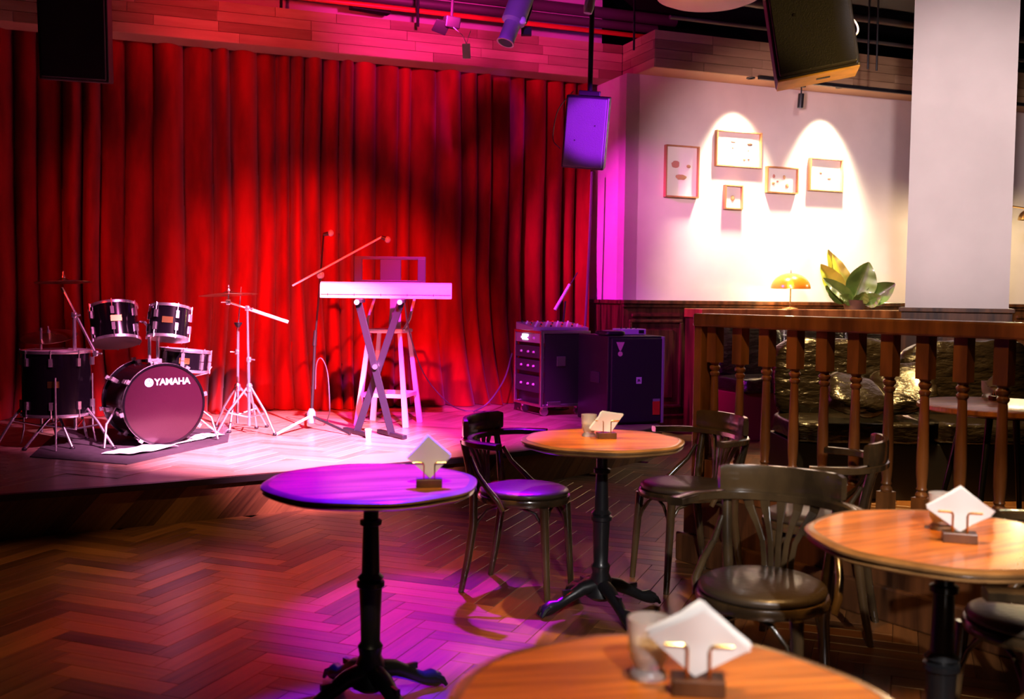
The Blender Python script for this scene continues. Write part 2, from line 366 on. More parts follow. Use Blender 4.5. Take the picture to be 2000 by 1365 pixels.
# a border board along the edge (follows the curve)
bd = MB(); bd.uv = []
nrm = []
for i in range(len(SE)):
    t = (SE[min(i + 1, len(SE) - 1)] - SE[max(i - 1, 0)]).normalized(); nrm.append(V((t.y, -t.x)))
for i, p in enumerate(SE):
    for off, z in ((0.0, STG - 0.002), (-0.42, STG - 0.002)):
        q = p + nrm[i] * off; bd.v.append(V((q.x, q.y, z))); bd.uv.append((i * 0.04, off))
for i in range(len(SE) - 1): bd.f.append((2 * i, 2 * i + 2, 2 * i + 3, 2 * i + 1))
obj('border_board', bd, M['stage'], stage)
ns = MB(); ns.rail([V((p.x + n_.x * 0.012, p.y + n_.y * 0.012, STG - 0.018)) for p, n_ in zip(SE, nrm)], 0.045, 0.036)
obj('stage_nosing', ns, M['nosing'], stage)
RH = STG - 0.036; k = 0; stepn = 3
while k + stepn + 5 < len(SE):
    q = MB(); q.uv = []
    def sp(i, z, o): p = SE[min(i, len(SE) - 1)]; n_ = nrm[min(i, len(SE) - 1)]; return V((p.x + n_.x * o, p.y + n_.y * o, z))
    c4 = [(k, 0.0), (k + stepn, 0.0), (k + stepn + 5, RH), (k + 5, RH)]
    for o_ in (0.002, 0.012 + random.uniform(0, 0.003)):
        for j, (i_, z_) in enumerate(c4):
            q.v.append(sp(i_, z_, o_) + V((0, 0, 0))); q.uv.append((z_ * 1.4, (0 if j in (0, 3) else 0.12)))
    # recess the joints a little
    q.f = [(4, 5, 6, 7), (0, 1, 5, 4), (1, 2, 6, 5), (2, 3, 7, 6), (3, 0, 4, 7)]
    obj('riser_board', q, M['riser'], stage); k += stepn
# ---- walls and ceiling
def slab(name, a, b, z0, z1, th, m, label, cat='wall'):
    mb = MB(); c = (a + b) / 2; d = b - a; mb.box((c.x, c.y, (z0 + z1) / 2), (d.length, th, z1 - z0), rotz(atan2(d.y, d.x)))
    return tag(obj(name, mb, m), label, cat, kind='structure')
wall_back = slab('wall_back', BL(-7, 0.58), BL(0.0, 0.58), 0, CEIL, 0.16, M['plaster'], 'plain wall behind the red stage curtain')
wall_side = slab('wall_side', BL(-0.045, -0.34), BL(-0.045, 0.52), 0, ZB - 0.002, 0.15, M['plaster'], 'narrow wall return lit magenta beside the curtain')
wall_right = slab('wall_right', BL(-0.12, -0.265), BL(7.0, -0.265), 0, ZB - 0.002, 0.15, M['plaster'], 'white plaster wall with picture frames over dark panelling')
cm = MB(); cm.box((0.5, 6, CEIL + 0.05), (16, 18, 0.1))
tag(obj('ceiling', cm, M['ceiling']), 'black exposed ceiling', 'ceiling', kind='structure')
# ---- plank-clad ceiling beams
def beam_planks(parent, base, du, dv_out, length, z0, rows, rh, lens=(0.5, 1.1)):
    for r in range(rows):
        s = -random.uniform(0, 0.5)
        while s < length:
            L = random.uniform(*lens); a, b = max(0, s), min(length, s + L); s += L
            if b - a < 0.05: continue
            q = MB(); q.uv = []; t = 0.012 + random.uniform(0, 0.003)
            for o_, g in ((0.0, 0.0), (t, 0.002)):
                for ss, zz in ((a + .001 + g, z0 + r * rh + .001 + g), (b - .001 - g, z0 + r * rh + .001 + g), (b - .001 - g, z0 + (r + 1) * rh - .001 - g), (a + .001 + g, z0 + (r + 1) * rh - .001 - g)):
                    q.v.append(base + du * ss + dv_out * o_ + UZ * zz); q.uv.append((ss, zz))
            q.f = [(4, 5, 6, 7), (0, 1, 5, 4), (1, 2, 6, 5), (2, 3, 7, 6), (3, 0, 4, 7)]
            obj('plank', q, M['beamwood'], parent)
def beam(name, u0, u1, v0, v1, label):
    mb = MB(); c = BL((u0 + u1) / 2, (v0 + v1) / 2, ZB + HB / 2); mb.box(c, (u1 - u0, v1 - v0, HB), MB_ROT)
    mb.uv = [(p.x, p.z) for p in mb.v]
    return tag(obj(name, mb, M['beamwood']), label, 'beam', kind='structure')
bc = beam('trim_1', -6.8, 0.0, 0.015, 0.30, 'plank-clad ceiling beam over the red curtain')
beam_planks(bc, BL(-6.8, 0.015), EU, -EV, 6.8, ZB, 4, HB / 4)
br = beam('trim_2', 0.015, 6.0, -0.672, -0.30, 'plank-clad ceiling beam over the picture wall')
beam_planks(br, BL(0.0, -0.672), EU, -EV, 6.0, ZB, 4, HB / 4)
beam_planks(br, BL(0.015, 0.0), -EV, -EU, 0.687, ZB, 4, HB / 4)
# block that fills the step between the two beams
mb = MB(); mb.box(BL(-0.01 + 0.15, -0.15, ZB + HB / 2), (0.26, 0.30, HB), MB_ROT); mb.uv = [(p.x, p.z) for p in mb.v]
obj('corner_block', mb, M['beamwood'], br)
# ---- wainscot of the right wall: frame, raised panels, cap
VW = -0.34
def wbox(mb, u0, u1, v0, v1, z0, z1): mb.box(BL((u0 + u1) / 2, (v0 + v1) / 2, (z0 + z1) / 2), (abs(u1 - u0), abs(v1 - v0), z1 - z0), MB_ROT); return mb
def wainscot(parent, u0, u1, v, n, cap=True):
    wbox(q := MB(), u0, u1, v - 0.02, v, 0.0, WH - 0.04); obj('backing_board', q, M['darkwood'], parent)
    q = MB(); wbox(q, u0 - 0.02, u1, v - 0.06, v, WH - 0.04, WH); wbox(q, u0 - 0.01, u1, v - 0.04, v, WH - 0.075, WH - 0.04); obj('cap_rail', q, M['darkwood'], parent, bevel=0.006)
    q = MB(); wbox(q, u0, u1, v - 0.045, v, 0.0, 0.13); wbox(q, u0, u1, v - 0.055, v, 0.13, 0.15); obj('baseboard', q, M['darkwood'], parent, bevel=0.004)
    pw = (u1 - u0) / n
    for i in range(n):
        a, b = u0 + i * pw + 0.06, u0 + (i + 1) * pw - 0.06; z0, z1 = 0.22, WH - 0.20
        q = MB()
        for (x0, x1, y0, y1) in ((a, b, z1 - .03, z1), (a, b, z0, z0 + .03), (a, a + .03, z0 + .03, z1 - .03), (b - .03, b, z0 + .03, z1 - .03)): wbox(q, x0, x1, v - 0.045, v - 0.018, y0, y1)
        obj('panel_moulding', q, M['darkwood'], parent, bevel=0.006)
        q = MB(); wbox(q, a + 0.10, b - 0.10, v - 0.035, v - 0.018, z0 + 0.10, z1 - 0.10); obj('raised_panel', q, M['darkwood'], parent, bevel=0.012)
        q = MB(); wbox(q, a + 0.03, b - 0.03, v - 0.045, v - 0.018, WH - 0.17, WH - 0.14); obj('frieze_moulding', q, M['darkwood'], parent, bevel=0.006)
wainscot(wall_right, -0.12, 6.5, VW, 9)
# the return's own panelling
q = MB(); q.box(BL(-0.13, 0.08, WH / 2), (0.02, 0.84, WH - 0.04), MB_ROT); obj('backing_board', q, M['darkwood'], wall_side)
q = MB(); q.box(BL(-0.14, 0.08, WH - 0.02), (0.05, 0.84, 0.04), MB_ROT); obj('cap_rail', q, M['darkwood'], wall_side, bevel=0.006)
# ---- column in front of the booth
C0, C1 = D(1773, 600, 8.0), D(1962, 605, 8.0)
cw = C1.x - C0.x
CR = rotz(radians(-22)); CC = D(1867, 602, 8.0); CC.z = 0; cw = 0.75; CC += CR.to_3x3() @ V((0, cw / 2, 0))
mb = MB(); mb.box((CC.x, CC.y, CEIL / 2), (cw, cw, CEIL), CR)
column = tag(obj('column', mb, M['plaster']), 'broad white plastered column behind the railing', 'column', kind='structure')
mb = MB(); mb.box((CC.x, CC.y, 0.64), (cw + 0.05, cw + 0.05, 1.26), CR); obj('column_cladding', mb, M['darkwood'], column)
mb = MB(); mb.box((CC.x, CC.y, 1.285), (cw + 0.09, cw + 0.09, 0.035), CR); obj('cap_rail', mb, M['darkwood'], column, bevel=0.006)
# ---- shelf wall behind the banquette
LD = -0.34 - 0.42
ul = (Z(1362, 605, 1.25) - P1).dot(EU)
UL0, UL1 = 0.55, 4.25
mb = MB(); wbox(mb, UL0, UL1, LD, VW - 0.07, 1.16, 1.25)
ledge = tag(obj('banquette_ledge', mb, M['railwood'], bevel=0.006), 'long wooden ledge carrying the lamp and plant behind the banquette', 'ledge', kind='structure')
mb = MB(); wbox(mb, UL0 + 0.02, UL1 - 0.02, LD + 0.03, VW - 0.07, 0.0, 1.16); obj('ledge_wall', mb, M['darkwood'], ledge)

# ================================================================== CURTAIN
def curtain():
    u0, u1 = -6.55, -0.24; W = u1 - u0
    rnd = random.Random(5); folds = []; s = 0.0
    while s < W:
        wl = rnd.uniform(0.13, 0.26); folds.append((s, wl, rnd.uniform(0.6, 1.25), rnd.uniform(-.3, .3))); s += wl
    def disp(s):
        for a, wl, am, sk in folds:
            if a <= s < a + wl:
                t = (s - a) / wl; t = t ** (1 + sk); return am * (sin(pi * t) ** 0.42)
        return 0
    def fn(i, j):
        s = i * W; zt = j; z = STG + 0.004 + (ZB + 0.25 - STG) * zt
        low = max(0, 1 - zt / 0.45); n1 = noise.noise(V((s * 1.3, zt * 1.6, 3)))
        amp = 0.24 * (0.85 + 0.25 * low)
        d = disp(min(W - 1e-4, max(0, s + 0.10 * n1 * (1 - zt)))) * amp
        flare = 0.26 * low ** 2.2 * (0.7 + 0.6 * noise.noise(V((s * 2.1, 0, 9))))
        ss = s + 0.16 * low ** 2 * noise.noise(V((s * 0.9, 5, 1)))
        return BL(u0 + ss, 0.48 - d - flare, z)
    mb = MB(); mb.grid(fn, 900, 34)
    o = obj('stage_curtain', mb, M['velvet'], smooth=60, loc=BL(-3.4, 0.3, STG))
    tag(o, 'floor-length red velvet stage curtain hanging in deep folds', 'curtain')
curtain()
# ================================================================== BISTRO TABLES
def arc(cx, cy, r, a0, a1, n, z): return [V((cx + r * cos(a0 + (a1 - a0) * i / n), cy + r * sin(a0 + (a1 - a0) * i / n), z)) for i in range(n + 1)]
def make_table():
    t = thing('bistro_table', '', 'table', group='round bistro tables')
    sc = lambda a: 1 + 0.010 * cos(8 * a) - 0.004 * abs(sin(4 * a))
    obj('tabletop', MB().lathe([(0.0, 0.742), (0.325, 0.742), (0.327, 0.748), (0.325, 0.750), (0.0, 0.750)], 96, scallop=sc), M['tabletop'], t, smooth=30)
    obj('table_edge', MB().lathe([(0.28, 0.716), (0.335, 0.718), (0.345, 0.724), (0.338, 0.731), (0.350, 0.738), (0.350, 0.744), (0.342, 0.749), (0.3255, 0.7505), (0.3255, 0.742), (0.28, 0.742)], 96, scallop=sc), M['tableedge'], t, smooth=40)
    obj('column', MB().lathe([(0.0, 0.10), (0.040, 0.10), (0.050, 0.14), (0.036, 0.17), (0.042, 0.20), (0.032, 0.215), (0.034, 0.30), (0.038, 0.395), (0.046, 0.40), (0.046, 0.415), (0.036, 0.42), (0.044, 0.43), (0.030, 0.445), (0.026, 0.60), (0.036, 0.605), (0.036, 0.62), (0.025, 0.625), (0.025, 0.70), (0.06, 0.714), (0.0, 0.714)], 20), M['iron'], t, smooth=40)
    obj('spider_plate', MB().lathe([(0.0, 0.704), (0.13, 0.704), (0.13, 0.7155), (0.0, 0.7155)], 20), M['iron'], t)
    obj('base_hub', MB().lathe([(0.0, 0.05), (0.035, 0.05), (0.065, 0.07), (0.060, 0.10), (0.045, 0.125), (0.050, 0.14), (0.035, 0.155), (0.0, 0.155)], 16), M['iron'], t, smooth=40)
    lm = MB(); pts = [V((0.03, 0, 0.115)), V((0.09, 0, 0.105)), V((0.15, 0, 0.075)), V((0.20, 0, 0.048)), V((0.235, 0, 0.042)), V((0.262, 0, 0.030)), V((0.275, 0, 0.018))]
    lm.path(pts, [0.034, 0.030, 0.024, 0.022, 0.030, 0.026, 0.017], 10)
    for a in (-0.013, 0, 0.013): lm.path([V((0.24, a, 0.05)), V((0.27, a * 1.6, 0.035)), V((0.287, a * 1.8, 0.010))], [0.012, 0.012, 0.007], 6)
    lm.box((0.13, 0, 0.098), (0.10, 0.014, 0.02))
    for k in range(4):
        c = MB(); R = rotz(pi / 2 * k + 0.3); c.v = [R @ p for p in lm.v]; c.f = lm.f
        obj('claw_foot', c, M['iron'], t, smooth=50)
    return t
T_POS = [((-0.456, 3.292), 'purple-lit round bistro table alone on the open floor'), ((0.394, 4.327), 'round bistro table in front of the black loudspeaker cabinets'),
         ((1.132, 2.602), 'round bistro table at the right edge beside the railing'), ((0.249, 1.474), 'nearest round bistro table at the bottom of the view')]
t0 = make_table()
for i, ((x, y), lab) in enumerate(T_POS):
    o = t0 if i == 0 else copy_tree(t0)
    place(o, (x, y, 0), (0.35, 0.1, 0.5, 0.2)[i], lab)
# ================================================================== NAPKIN HOLDERS, NAPKINS, CANDLE GLASSES
def make_holder():
    t = thing('napkin_holder', '', 'napkin holder', group='wood and brass napkin holders')
    obj('block', MB().box((0, 0, 0.0125), (0.082, 0.046, 0.025)), M['darkwood'], t, bevel=0.002)
    for sx in (-1, 1):
        for sy in (-1, 1):
            obj('wire', MB().path([V((sx * 0.017, sy * 0.013, 0.02)), V((sx * 0.017, sy * 0.013, 0.070)), V((sx * 0.019, sy * 0.013, 0.076)), V((sx * 0.026, sy * 0.013, 0.078)), V((sx * 0.052, sy * 0.013, 0.078))], 0.0022, 6), M['brass'], t, smooth=50)
    return t
def make_napkins(seed, kx=1.0, kz=1.0, tilt=0.0):
    rnd = random.Random(seed)
    t = thing('napkin_stack', '', 'napkins', group='white paper napkins in holders')
    for k in range(9):
        y = -0.009 + k * 0.00225; s = 0.066 + rnd.uniform(-.003, .003); tl = tilt + rnd.uniform(-.06, .06)
        def fn(u, v, y=y, s=s, tl=tl):
            a = (u - .5) * 2; b = (v - .5) * 2
            x = (a - b) * s * 0.5 * 1.08 * kx; z = (a + b) * s * 0.5 * 1.02 * kz
            yy = y + 0.0035 * sin(x * 70 + k) * max(0, z / s + .3) + (y * 1.4) * max(0, z / s + .1)
            q = V((x * cos(tl) - z * sin(tl), yy, z * cos(tl) + x * sin(tl))); return q + V((0, 0, 0.028 + s * 1.02 * kz * (1 - 0.25 * abs(tilt))))
        m = MB().grid(fn, 8, 8)
        nv = len(m.v); nf = len(m.f)
        m.v += [p + V((0, 0.0008, 0)) for p in m.v]; m.f += [tuple(i + nv for i in reversed(f)) for f in m.f[:nf]]
        obj('napkin', m, M['napkin'], t, smooth=60)
    return t
def make_glass():
    t = thing('candle_glass', '', 'candle holder', group='glass candle cups on tables')
    pr = [(0.0, 0.0), (0.028, 0.0), (0.030, 0.004), (0.028, 0.010), (0.022, 0.016), (0.023, 0.020), (0.030, 0.032), (0.033, 0.055), (0.034, 0.085), (0.0345, 0.096), (0.0325, 0.096), (0.0315, 0.085), (0.030, 0.050), (0.026, 0.030), (0.016, 0.024), (0.0, 0.023)]
    obj('cup', MB().lathe(pr, 28), M['glass'], t, smooth=50)
    obj('candle', MB().lathe([(0.0, 0.0245), (0.015, 0.0250), (0.024, 0.034), (0.0275, 0.052), (0.026, 0.058), (0.0, 0.058)], 20), M['candle'], t, smooth=50)
    obj('wick', MB().tube((0, 0, 0.057), (0.001, 0, 0.066), 0.0012, n=6), M['black'], t)
    return t
h0, g0 = make_holder(), make_glass()
NAPS = [((838, 950), 0.75, 0.10, None, 'purple-lit table on the open floor'), ((1184, 856), 0.75, 0.15, (1150, 852), 'table before the loudspeaker cabinets'),
        ((1873, 1058), 0.75, -0.30, (1838, 1033), 'table at the right edge by the railing'), ((1362, 1352), 0.75, -0.10, (1266, 1322), 'nearest table')]
for i, ((x, y), z, rz, gl, lab) in enumerate(NAPS):
    p = Z(x, y, z); p.z = z + 0.0005
    ho = h0 if i == 0 else copy_tree(h0); place(ho, p, rz, 'wood and brass napkin holder on the ' + lab)
    nn = make_napkins(i, *((.95, .98, 0.03), (1.1, .72, .42), (1.08, .80, -.04), (1.12, .82, -.10))[i]); place(nn, p, rz, 'white paper napkins on the ' + lab)
    if gl:
        q = Z(*gl, z); q.z = z + 0.0005; go = g0 if i == 1 else copy_tree(g0); place(go, q, 0.4 * i, 'glass candle cup on the ' + lab)
# ================================================================== BENTWOOD CHAIRS
def make_chair():
    t = thing('bentwood_chair', '', 'chair', group='bentwood bistro chairs')
    shp = lambda a: 1 + 0.03 * cos(2 * a) + 0.02 * cos(a)
    obj('seat_frame', MB().lathe([(0.0, 0.415), (0.190, 0.415), (0.207, 0.420), (0.212, 0.437), (0.207, 0.450), (0.195, 0.453), (0.0, 0.453)], 48, scallop=shp), M['chairwood'], t, smooth=40)
    obj('cushion', MB().lathe([(0.197, 0.4525), (0.203, 0.462), (0.199, 0.474), (0.182, 0.482), (0.12, 0.487), (0.0, 0.489)], 48, scallop=shp), M['leather'], t, smooth=60)
    for s in (-1, 1):
        obj('leg', MB().path([V((0.185, s * 0.155, 0.0)), V((0.172, s * 0.150, 0.2)), V((0.158, s * 0.142, 0.42))], [0.014, 0.018, 0.021], 10), M['chairwood'], t, smooth=50)
        post = [V((-0.235, s * 0.165, 0.0)), V((-0.205, s * 0.158, 0.15)), V((-0.180, s * 0.155, 0.32)), V((-0.178, s * 0.160, 0.45)), V((-0.195, s * 0.172, 0.58)), V((-0.222, s * 0.182, 0.705))]
        obj('leg', MB().path(post, [0.014, 0.018, 0.020, 0.019, 0.0175, 0.016], 10), M['chairwood'], t, smooth=50)
        # bent brackets under the seat
        obj('brace', MB().path([V((0.168, s * 0.146, 0.26)), V((0.150, s * 0.13, 0.33)), V((0.11, s * 0.125, 0.385)), V((0.04, s * 0.135, 0.412))], 0.008, 8), M['chairwood'], t, smooth=50)
        obj('brace', MB().path([V((0.168, s * 0.143, 0.26)), V((0.160, s * 0.115, 0.34)), V((0.155, s * 0.07, 0.39)), V((0.155, s * 0.02, 0.412))], 0.008, 8), M['chairwood'], t, smooth=50)
        obj('brace', MB().path([V((-0.184, s * 0.152, 0.26)), V((-0.165, s * 0.14, 0.33)), V((-0.12, s * 0.135, 0.385)), V((-0.06, s * 0.14, 0.412))], 0.008, 8), M['chairwood'], t, smooth=50)
        # hip brace, bent out from the back post to the seat
        obj('hip_brace', MB().path([V((-0.01, s * 0.216, 0.405)), V((-0.03, s * 0.224, 0.45)), V((-0.085, s * 0.218, 0.50)), V((-0.145, s * 0.198, 0.56)), V((-0.185, s * 0.185, 0.63))], [0.012, 0.014, 0.013, 0.011, 0.009], 8), M['chairwood'], t, smooth=50)
    ar = [V((0.0, 0.290, 0.70)), V((-0.035, 0.284, 0.70))] + [V((-0.06 + 0.192 * cos(a), 0.275 * sin(a), 0.70)) for a in [pi / 2 + pi * i / 22 for i in range(23)]] + [V((-0.035, -0.284, 0.70)), V((0.0, -0.290, 0.70))]
    prof = [(-.5, -.35), (-.35, -.5), (.35, -.5), (.5, -.35), (.5, .35), (.35, .5), (-.35, .5), (-.5, .35)]
    obj('arm_rail', MB().rail(ar, [0.054] * 2 + [0.052] * 23 + [0.054] * 2, 0.028, prof=prof), M['chairwood'], t, smooth=35)
    cr = [V((-0.070 + 0.192 * cos(a), 0.275 * sin(a), 0.757)) for a in [pi / 2 + pi * (0.235 + 0.53 * i / 16) for i in range(17)]]
    n = len(cr); hh = [0.072] + [0.088] * (n - 2) + [0.072]
    obj('crest_rail', MB().rail(cr, 0.024, hh, prof=prof), M['chairwood'], t, smooth=35)
    for k in range(5):
        f = (k - 2); y0, y1 = f * 0.021, f * 0.055
        pts = [V((-0.192, y0, 0.455)), V((-0.196, y0 * 1.05, 0.50)), V((-0.203, y0 * 1.25, 0.56)), V((-0.215, y1 * 0.72, 0.62)), V((-0.228, y1 * 0.95, 0.665)), V((-0.236 + 0.012 * abs(f) / 2, y1, 0.692))]
        obj('splat_rib', MB().rail(pts, [0.020, 0.018, 0.018, 0.021, 0.029, 0.034], 0.010, side=(-1, 0, 0.1)), M['chairwood'], t, bevel=0.002)
    obj('splat_foot', MB().box((-0.192, 0, 0.462), (0.014, 0.10, 0.016)), M['chairwood'], t, bevel=0.003)
    return t
c0 = make_chair()
CH = [((0.06, 4.64), -23, 'dark bentwood chair left of the table before the loudspeakers'),
      ((0.79, 3.12), 242, 'dark bentwood chair with fan back in the middle of the right-hand tables'),
      ((0.83, 4.80), 203, 'dark bentwood chair in front of the end of the railing'),
      ((1.27, 4.16), 157, 'dark bentwood chair against the railing behind the fan-back chair'),
      ((1.52, 2.83), 192, 'dark bentwood chair pushed under the table at the right edge'),
      ((1.08, 1.97), 181, 'near bentwood chair cut off by the right edge, lower right corner')]
for i, ((x, y), a, lab) in enumerate(CH):
    place(c0 if i == 0 else copy_tree(c0), (x, y, 0), radians(a), lab)
# ================================================================== RAILING
R0, R1 = V((1.0, 5.15, 0)), V((1.0, 5.15, 0)) + V((0.593, -0.805, 0)) * 2.1
RD = (R1 - R0).normalized(); RN = V((-RD.y, RD.x, 0)); ra = atan2(RD.y, RD.x)
rl = thing('wooden_railing', 'brown wooden balustrade with turned balusters enclosing the booth', 'railing', R0)
def rp(s, n=0.0, z=0.0): return R0 + RD * s + RN * n + UZ * z
mb = MB().rail([rp(-0.06, 0, 1.247), rp(2.1, 0, 1.247)], 0.12, 0.066); obj('handrail', mb, M['railwood'], rl, True, bevel=0.010)
mb = MB().rail([rp(-0.04, 0, 0.385), rp(2.1, 0, 0.385)], 0.11, 0.05); obj('bottom_rail', mb, M['railwood'], rl, True, bevel=0.006)
mb = MB().rail([rp(-0.10, 0, 0.18), rp(2.1, 0, 0.18)], 0.10, 0.36); obj('plinth', mb, M['darkwood'], rl, True)
mb = MB().rail([rp(-0.13, 0, 0.075), rp(2.1, 0, 0.075)], 0.16, 0.15); obj('plinth_skirting', mb, M['darkwood'], rl, True, bevel=0.01)
mb = MB().box(rp(-0.035, 0, 0.81), (0.05, 0.09, 0.81), rotz(ra)); obj('end_post', mb, M['railwood'], rl, True, bevel=0.004)
for k in range(13):
    c = rp(0.045 + k * 0.165, 0, 0); b = MB(); Rm = rotz(ra)
    b.box(c + UZ * 1.125, (0.058, 0.058, 0.18), Rm); b.box(c + UZ * 0.475, (0.058, 0.058, 0.13), Rm)
    b.lathe([(0.0, 0.54), (0.022, 0.54), (0.026, 0.55), (0.022, 0.56), (0.017, 0.565), (0.023, 0.575), (0.019, 0.585), (0.024, 0.64), (0.025, 0.70), (0.018, 0.955), (0.017, 0.965), (0.024, 0.975), (0.024, 0.985), (0.017, 0.992), (0.026, 1.004), (0.027, 1.014), (0.019, 1.024), (0.027, 1.036), (0.0, 1.036)], 18, c=c)
    obj('baluster', b, M['railwood'], rl, True, smooth=35)
# side rail going back from the end post to the ledge
sp0 = rp(-0.03, 0.06, 0); sp1 = BL(UL0 + 0.04, LD - 0.03)
# ================================================================== BANQUETTE SEATS
def sofa(label, c, w, d, seat_z, rz, ncush, seed, depth_back=0.18, back_h=0.55, panel=False):
    t = thing('leather_banquette', label, 'sofa', c, rz, 'leather banquettes in the booth')
    obj('base', MB().box((0, 0, (seat_z - 0.14) / 2), (w, d - 0.08, seat_z - 0.14)), M['sofapanel' if panel else 'black'], t, bevel=0.01)
    cw_ = w / ncush
    for i in range(ncush):
        x = -w / 2 + (i + 0.5) * cw_
        obj('seat_cushion', MB().puffy((x, -0.02, seat_z - 0.07), (cw_ * 0.99, d * 0.98, 0.16), e=0.3, n=64, wr=0.05, seed=seed + i, fr=11), M['sofa'], t, smooth=70)
        obj('back_cushion', MB().puffy((x, d / 2 - depth_back / 2 - 0.02, seat_z + back_h / 2 - 0.04), (cw_ * 0.98, depth_back, back_h), Matrix.Rotation(radians(-8), 4, 'X'), e=0.4, n=64, wr=0.07, seed=seed + 20 + i, fr=9), M['sofa'], t, smooth=70)
    return t
cs = BL(1.75, LD - 0.36); cs.z = 0
sofa('dark leather banquette against the ledge under the lamp', cs, 2.3, 0.62, 0.60, TH, 3, 1, panel=True)
c2 = D(1800, 830, 6.95); c2.z = 0
sofa('dark leather banquette with loose cushions beside the booth table', V((2.85, 7.15, 0)), 1.9, 0.72, 0.53, 0.02, 2, 40, back_h=0.58)
for i, (x, y, Y, s, a, rzz, lab) in enumerate([(1668, 772, 6.80, (0.40, 0.15, 0.34), 52, 0.2, 'creased leather cushion lying left on the booth seat'), (1762, 760, 6.95, (0.46, 0.15, 0.38), 40, -0.5, 'shiny creased leather cushion leaning right on the booth seat')]):
    p = D(x, y, Y)
    o = obj('loose_cushion', MB().puffy(p, s, rotz(rzz) @ Matrix.Rotation(radians(-a), 4, 'X') @ Matrix.Rotation(0.3 - 0.7 * i, 4, 'Y'), e=0.62, n=48, wr=0.10, seed=70 + i, fr=12), M['sofa'], smooth=70, loc=p - UZ * 0.12)
    tag(o, lab, 'cushion', 'loose cushions in the booth')
# ================================================================== BOOTH TABLE
bt = Z(1960, 790, 0.80)
t = thing('booth_table', 'wood-topped table with splayed legs inside the railed booth', 'table', (bt.x, bt.y, 0), 0.3)
obj('tabletop', MB().lathe([(0.0, 0.765), (0.42, 0.765), (0.44, 0.775), (0.44, 0.795), (0.43, 0.80), (0.0, 0.80)], 48), M['tabletop'], t, smooth=40)
for k in range(4):
    a = k * pi / 2 + 0.5; obj('leg', MB().path([V((0.20 * cos(a), 0.20 * sin(a), 0.77)), V((0.36 * cos(a), 0.36 * sin(a), 0.0))], [0.020, 0.013], 10), M['iron'], t, smooth=50)
obj('apron', MB().lathe([(0.0, 0.74), (0.24, 0.74), (0.24, 0.766), (0.0, 0.766)], 24), M['iron'], t)
p = Z(1948, 782, 0.80); p.z = 0.8005
place(copy_tree(h0), p, 0.1, 'dark wood napkin holder on the table inside the booth')
place(make_napkins(9), p, 0.1, 'white paper napkins on the table inside the booth')
p = Z(1928, 776, 0.80); p.z = 0.8005
place(copy_tree(g0), p, 0.1, 'clear glass candle cup on the table inside the booth')
# ================================================================== WALL FRAMES
def wall_pt(x, y):
    # pixel -> point on the right wall plane
    d = _ray(x, y); n = EV; q = BL(0, VW); tt = (q - CAM).dot(n) / d.dot(n); return CAM + d * tt
FR = [((1297, 283), (1360, 388), 0.05, 'tall wooden box frame with three specimens, leftmost on the wall', [(.3, .66, .30, .17, 0), (.75, .63, .17, .08, 1), (.5, .38, .40, .12, 1)], 0.12),
      ((1396, 254), (1482, 330), 0.05, 'largest wooden box frame with scattered insect specimens', [(.22, .80, .03, .03, 2), (.38, .76, .15, .08, 1), (.80, .70, .16, .09, 2), (.37, .56, .07, .06, 1), (.35, .36, .03, .05, 1), (.64, .52, .03, .05, 1), (.77, .50, .05, .06, 1), (.67, .20, .09, .10, 1), (.78, .20, .07, .05, 2)], 0.03),
      ((1412, 361), (1446, 410), 0.05, 'smallest wooden box frame with a single specimen', [(.5, .45, .25, .30, 1)], 0.10),
      ((1494, 325), (1554, 380), 0.05, 'small brown box frame with five pale specimens', [(.22, .68, .10, .18, 0), (.60, .66, .10, .18, 1), (.36, .45, .09, .10, 0), (.2, .35, .12, .12, 1), (.72, .28, .14, .22, 1)], 0.08),
      ((1578, 308), (1640, 376), 0.05, 'pale wooden box frame washed out by the wall light', [(.35, .6, .12, .12, 1), (.65, .4, .14, .1, 1)], 0.06)]
SPEC = [mat('pink_specimen', (0.55, 0.22, 0.18), 0.7), mat('tan_specimen', (0.5, 0.3, 0.14), 0.7), mat('dark_specimen', (0.08, 0.03, 0.015), 0.6)]
for (x0, y0), (x1, y1), dep, lab, specs, mg in FR:
    a, b = wall_pt(x0, y0), wall_pt(x1, y1)
    u0, u1 = (a - P1).dot(EU), (b - P1).dot(EU); zb, zt = b.z, a.z
    if zb > zt: zb, zt = zt, zb
    c = BL((u0 + u1) / 2, VW, zb)
    t = thing('specimen_frame', lab, 'picture frame', c, TH, 'specimen frames on the wall')
    w_, h_ = u1 - u0, zt - zb; f = 0.014
    for nm, cx, cz, sx, sz in (('frame_side', -w_ / 2 + f / 2, h_ / 2, f, h_), ('frame_side', w_ / 2 - f / 2, h_ / 2, f, h_), ('frame_side', 0, f / 2, w_ - 2 * f, f), ('frame_side', 0, h_ - f / 2, w_ - 2 * f, f)):
        obj(nm, MB().box((cx, -dep / 2 - 0.003, cz), (sx, dep, sz)), M['frame'], t, bevel=0.001)
    obj('backing', MB().box((0, -0.010, h_ / 2), (w_ - 2 * f, 0.008, h_ - 2 * f)), M['paper'], t)
    for sx, sy, sw, sh, m_ in specs:
        obj('specimen', MB().puffy(((sx - .5) * (w_ - 2 * f) * .92, -0.018, h_ / 2 + (sy - .5) * (h_ - 2 * f) * .92), (sw * w_ * .8, 0.012, sh * h_ * .8), e=0.9, n=14, wr=0.25, seed=sx * 50, fr=60), SPEC[m_], t, smooth=60)
def vplane(x, y, v):
    d = _ray(x, y); return CAM + d * ((BL(0, v) - CAM).dot(EV) / d.dot(EV))
